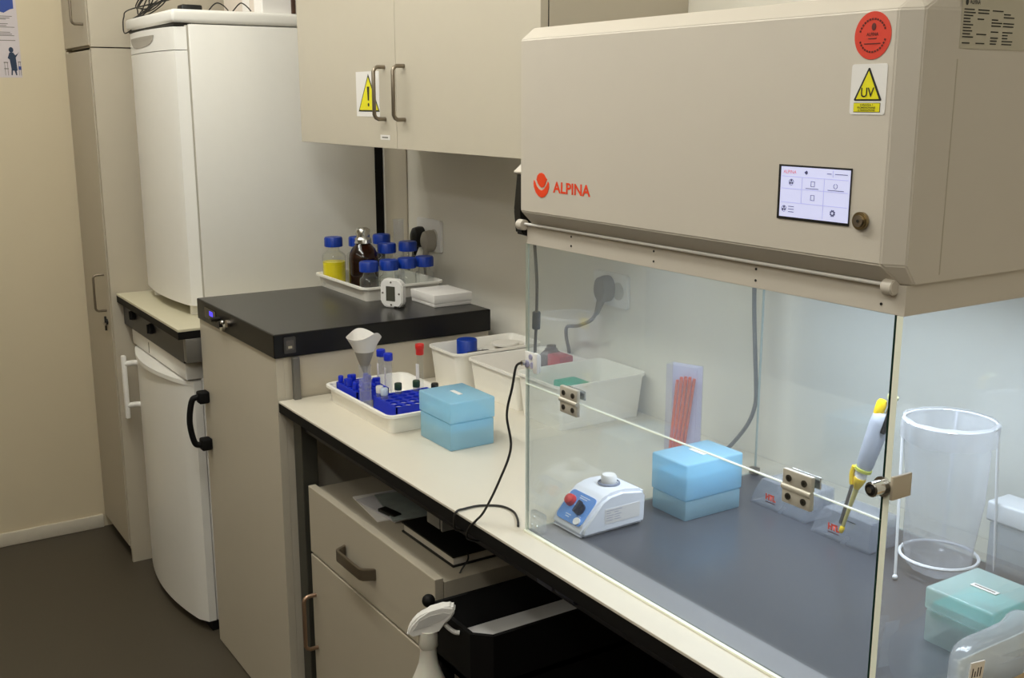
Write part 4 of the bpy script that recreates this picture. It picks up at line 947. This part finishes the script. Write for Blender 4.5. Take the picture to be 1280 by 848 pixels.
t = thing('lidded_container', (-.812, 1.455, ZH), 'white plastic container with lid at the back right of the hood', 'container')
frost = clear('frosted_white', 'e8ecf2', haze='dfe5ee', haze_f=.46, gloss=.4, rough=.2)
MB().box((-.899, 1.434, ZH), (-.728, 1.480, ZH+.092), .004, 3).build('body', frost, t)
MB().box((-.903, 1.430, ZH+.0925), (-.725, 1.4835, ZH+.124), .004, 3).build('lid', lid_m, t)

# ------------------------------------------------------------------ beside the hood, right
t = thing('cardboard_box', (-.53, 1.22, .9003), 'low brown cardboard box on the bench right of the hood', 'box')
MB().box((-.655, 1.03, .9003), (-.42, 1.42, .948), .0015).build('box', card_m, t, smooth=False)
MB().box((-.640, 1.035, .948), (-.42, 1.40, .9495)).build('flap', pm('cardboard_light', 'b89a6c', .8, noise=.05), t, smooth=False)
t = thing('plastic_bag', (-.683, 1.10, .9003), 'clear plastic bag with paper labels between hood and cardboard box', 'bag')
bmv = bmesh.new(); bmesh.ops.create_icosphere(bmv, subdivisions=4, radius=1)
for v in bmv.verts:
    c = v.co.copy(); s_ = lambda q, e: math.copysign(abs(q)**e, q)
    x, y, z = s_(c.x, .7)*.021, s_(c.y, .55)*.090, s_(c.z, .55)*.049
    k_ = .0035*(math.sin(55*y+40*z)+math.sin(31*z-70*y+1.2))
    v.co = (-.681+x+k_, 1.128+y, .9505+z*(1+.12*math.sin(20*y)))
mb = MB(); mb._merge(bmv); mb.build('bag_film', filmm, t)
pb = FX(-.6575)
for a0, b0, wd, hh, rz in ((1.034, .932, .026, .058, -8), (1.150, .944, .020, .046, -14)):
    c, s_ = math.cos(R(rz)), math.sin(R(rz))
    q = [(a0+x*c-y*s_, b0+x*s_+y*c) for x, y in rectp(0, 0, wd, hh)]
    l_ = MB().prism(q, pb, -.001, .0006).build('paper_label', paper_m, t, smooth=False)
    m_ = MB()
    for i in range(4):
        for j in range(3):
            u0, v0 = .004+i*.005, .006+j*.017
            m_.prism([(a0+x*c-y*s_, b0+x*s_+y*c) for x, y in rectp(u0, v0, u0+.0016, v0+(.011 if (i+j) % 3 else .007))], pb, .0006, .0009)
    m_.build('label_print', ink_m if rz > -10 else dred_m, l_, smooth=False)
MB().box((-.686, 1.06, .906), (-.684, 1.205, .975), .0005).build('insert_sheet', pm('insert_mint', 'dfeae6', .6, noise=.06, nscale=20), t)

# ------------------------------------------------------------------ on the bench, left of the hood
ZW = .9003
tray('tube_tray', -2.368, -2.048, 1.008, 1.200, ZW, .043, .006, cream_p, 'white plastic tray with blue tube racks on the bench', 'tray')
ZR = ZW+.0045
def rack(x0, y0, nx, ny, cell, z0, z1, hr, label):
    t = thing('tube_rack', (x0+nx*cell/2, y0+ny*cell/2, z0), label, 'tube rack', 'blue tube racks')
    for name, za, zb_ in (('top_plate', z1-.004, z1),):
        b = bmesh.new()
        for i in range(nx):
            for j in range(ny):
                cx_, cy_ = x0+cell*(i+.5), y0+cell*(j+.5); K = 12
                for zz, flip in ((zb_, False), (za, True)):
                    O, I = [], []
                    for k in range(K):
                        a = 2*math.pi*k/K+math.pi/4; ca, sa = math.cos(a), math.sin(a); mm = max(abs(ca), abs(sa))
                        O.append(b.verts.new((cx_+ca/mm*cell/2, cy_+sa/mm*cell/2, zz))); I.append(b.verts.new((cx_+ca*hr, cy_+sa*hr, zz)))
                    for k in range(K):
                        q = (O[k], O[(k+1) % K], I[(k+1) % K], I[k]); b.faces.new(q[::-1] if flip else q)
                    if flip:
                        for k in range(K): b.faces.new((I_[k], I_[(k+1) % K], I[(k+1) % K], I[k]))
                    I_ = I
        mb = MB(); mb._merge(b)
        mb.build(name, blue_m, t, smooth=False)
    x1, y1 = x0+nx*cell, y0+ny*cell
    for a, b_ in (((x0, y0), (x1, y0+.003)), ((x0, y1-.003), (x1, y1)), ((x0, y0), (x0+.003, y1)), ((x1-.003, y0), (x1, y1))):
        MB().box((a[0], a[1], z0 if a[1] == y0 and b_[0] == x1 and b_[1] < y1 else z1-.024), (b_[0], b_[1], z1-.0005)).build('side_wall', blue_m, t, smooth=False)
    for a in (x0+.0031, x1-.0091):
        for b_ in (y0+.0031, y1-.0091): MB().box((a, b_, z0), (a+.006, b_+.006, z1-.0041)).build('leg', blue_m, t, smooth=False)
    return t
rack(-2.180, 1.030, 5, 6, .0235, ZR, .953, .0098, 'blue tube rack with round holes at the right of the tray')
rack(-2.352, 1.016, 7, 5, .0165, ZR, .950, .0056, 'blue tube rack full of small capped tubes at the left of the tray')
rnd = random.Random(9)
for k, (i, j) in enumerate(((0, 0), (0, 2), (0, 4), (1, 1), (1, 4), (2, 3), (3, 0), (3, 4), (4, 4), (5, 0), (5, 2), (6, 3), (6, 1), (2, 0))):
    x, y = -2.352+.0165*(i+.5), 1.016+.0165*(j+.5)
    t = thing('small_tube', (x, y, .925), 'small blue capped tube standing in the left blue rack', 'tube', 'small blue capped tubes in the left rack')
    MB().lathe([(0, 0), (.004, .002), (.0050, .01), (.0050, .032)], (x, y, .925), n=12).build('tube', beaker_m, t)
    hh = rnd.uniform(.034, .044)
    MB().lathe([(.0058, .026), (.0064, .027), (.0064, hh), (.0058, hh+.002), (0, hh+.002)], (x, y, .925), n=14).build('cap', blue_m, t)
t = thing('funnel_tube', (-2.206, 1.030, ZR), 'conical tube carrying a white paper funnel in the tray', 'tube')
MB().lathe([(0, 0), (.004, 0), (.0125, .018), (.0138, .024), (.0138, .112), (.0150, .113), (.0150, .116), (.0135, .116)], (-2.206, 1.024, ZR), n=24).build('tube', beaker_m, t)
c = (-2.206, 1.024, ZR+.098)
MB().lathe([(.004, .0), (.017, .034), (.022, .050)], c, n=36).build('funnel_lower', pm('grey_paper', '8d8881', .6), t)  # lower part of the cone in a darker grey
bmv = bmesh.new(); n = 40; rings = []
for r_, z_ in ((.0222, .0505), (.030, .070), (.038, .088), (.0375, .0885), (.021, .0505)):
    ring = []
    for i in range(n):
        a = 2*math.pi*i/n; e = (z_-.05)/.038
        ring.append(bmv.verts.new((c[0]+r_*(1+.10*e*math.cos(2*a-.2))*math.cos(a), c[1]+r_*(1-.12*e*math.cos(2*a-.2))*math.sin(a), c[2]+z_+.007*e*math.cos(2*a-.2)+.004*e*math.sin(3*a))))
    rings.append(ring)
for A, B in zip(rings, rings[1:]):
    for i in range(n): bmv.faces.new((A[i], A[(i+1) % n], B[(i+1) % n], B[i]))
mb = MB(); mb._merge(bmv); part(mb.build('filter_paper', paper_m, t), 'white filter paper cone with wavy rim')
for k, (x, y) in enumerate(((-2.302, 1.112), (-2.255, 1.108))):
    t = thing('conical_tube', (x, y, ZR), ('left', 'right')[k]+' one of the two upright conical tubes with blue screw caps in the tray', 'tube', 'conical tubes with blue caps')
    MB().lathe([(0, 0), (.003, 0), (.0078, .020), (.0083, .026), (.0083, .110)], (x, y, ZR), n=18).build('tube', beaker_m, t)
    MB().lathe([(.0105, .106), (.0110, .107), (.0110, .121), (.0100, .123), (0, .123)], (x, y, ZR), n=24, wob=lambda a, z: 1+.02*math.cos(16*a)).build('cap', blue_m, t)
    MB().prism(rectp(-.004, .045, .004, .09), ((x, y-.0088, ZR), (1, 0, 0), (0, 0, 1)), 0, .0003).build('label', paper_m, t)
t = thing('test_tube', (-2.190, 1.158, ZR), 'tall red capped glass test tube with white label strip in the tray', 'tube')
c = (-2.190, 1.158, ZR)
MB().lathe([(0, 0), (.005, .002), (.0072, .008), (.0076, .014), (.0076, .132)], c, n=18).build('tube', boros_m, t)
MB().lathe([(.0080, .126), (.0092, .127), (.0095, .140), (.0105, .142), (.0105, .150), (.0095, .152), (0, .152)], c, n=20).build('cap', redb_m, t)
MB().prism(rectp(-.0035, .045, .0055, .105), ((c[0], c[1]-.0078, c[2]), (math.cos(R(25)), math.sin(R(25)), 0), (0, 0, 1)), -.001, .0005).build('label', paper_m, t)
for k, (x, y, lab, cm) in enumerate(((-2.1685, 1.089, 'clear tube with dark green cap nearest the front in the rack', greenc_m), (-2.1685, 1.136, 'clear tube with dark green cap at the back left of the rack', greenc_m), (-2.1215, 1.159, 'clear tube with black cap at the back of the rack', black_m), (-2.1685, 1.042, 'short clear tube with white cap at the front corner of the rack', whitep_m), (-2.145, 1.042, 'short clear tube with frosted cap beside the front corner of the rack', pm('frost_cap', 'c9d6e6', .4)))):
    t = thing('sample_tube', (x, y, .925), lab, 'tube', 'sample tubes in the right rack')
    MB().lathe([(0, 0), (.005, .002), (.0075, .008), (.0078, .040)], (x, y, .925), n=16).build('tube', beaker_m, t)
    MB().lathe([(.0082, .036), (.0086, .037), (.0086, .050), (.0075, .052), (0, .052)], (x, y, .925), n=18).build('cap', cm, t)

# the three cream tubs along the wall
def tub(x0, x1, y0, y1, h, label):
    t = tray('plastic_tub', x0, x1, y0, y1, ZW, h, .012, cream_p, label, 'tub', wall=.0025, lip=.004, rad=.006)
    return t
tub(-2.395, -2.276, 1.310, 1.543, .098, 'narrow cream plastic tub beside the black slab, blue cap inside')
tub(-2.242, -2.046, 1.338, 1.543, .090, 'middle cream plastic tub holding amber bottle and crimson box')
tub(-2.012, -1.862, 1.330, 1.548, .104, 'right cream plastic tub seen through the left glass, green item inside')
t = thing('laboratory_bottle', (-2.345, 1.392, ZW+.05), 'blue capped bottle standing in the narrow cream tub', 'bottle', 'bottles in the tubs')
MB().lathe([(0, 0), (.024, 0), (.027, .006), (.027, .02), (.017, .030), (.017, .036)], (-2.350, 1.380, ZW+.0035)).build('glass_body', boros_m, t)
MB().lathe([(.025, .032), (.0265, .033), (.0265, .1065), (.025, .1085), (0, .1085)], (-2.350, 1.380, ZW+.0035), n=30).build('cap', bluec_m, t)
tag(MB().box((-2.306, 1.355, ZW+.086), (-2.284, 1.415, ZW+.0895), .001, mtx=None).build('dark_strip', black_m, loc=(-2.29, 1.40, ZW+.09)), 'thin black strip lying beside the blue cap in the narrow tub', 'strip')
for k, (x, y, z, r_) in enumerate(((-2.330, 1.455, ZW+.0765, .036), (-2.335, 1.50, ZW+.0845, .038), (-2.318, 1.475, ZW+.0925, .034))):  # loose round lids piled in the narrow tub
    tag(MB().lathe([(0, 0), (r_, .0), (r_*1.02, .004), (r_, .006), (r_*.8, .007), (0, .0075)], (x, y, z)).build('plastic_lid', pm('lid_white', 'e9e4da', .4), loc=(x, y, z)), ('white round plastic lid lowest in the narrow tub pile', 'white round plastic lid at the back of the narrow tub', 'white round plastic lid topmost in the narrow tub pile')[k], 'dish', 'lids in the narrow tub')
tag(MB().box((-2.375, 1.425, ZW+.004), (-2.285, 1.535, ZW+.076), .003).build('white_carton', paper_m, loc=(-2.32, 1.485, ZW)), 'white carton filling the back of the narrow tub', 'carton')
t = thing('amber_jar', (-2.150, 1.505, ZW+.004), 'dark amber jar at the back of the middle tub', 'jar')
MB().lathe([(0, 0), (.030, 0), (.032, .005), (.032, .075), (.026, .094), (.016, .102), (.016, .106), (0, .106)], (-2.150, 1.505, ZW+.004)).build('glass_body', pm('amber_jar', '5a4530', .25), t)
MB().cyl((-2.150, 1.505, ZW+.108), (-2.150, 1.505, ZW+.118), .012, n=18).build('cap', pm('amber_jar_cap', '4a3c30', .4), t)
tag(MB().box((-2.118, 1.470, ZW+.0035), (-2.066, 1.512, ZW+.108), .004).build('crimson_box', redbox_m, loc=(-2.09, 1.49, ZW)), 'crimson plastic box in the middle tub beside the amber jar', 'box')
tag(MB().box((-1.985, 1.395, ZW+.0035), (-1.915, 1.455, ZW+.082), .004).build('green_box', green_m, loc=(-1.965, 1.38, ZW)), 'small green plastic box in the right cream tub', 'box')
tag(MB().box((-1.945, 1.46, ZW+.0035), (-1.868, 1.53, ZW+.070), .004).build('pale_packet', pm('pale_packet', 'cfd0c2', .5), loc=(-1.90, 1.48, ZW)), 'pale packet behind the green box in the right tub', 'packet')
for o in bpy.data.objects:
    if '_off' in o: del o['_off']
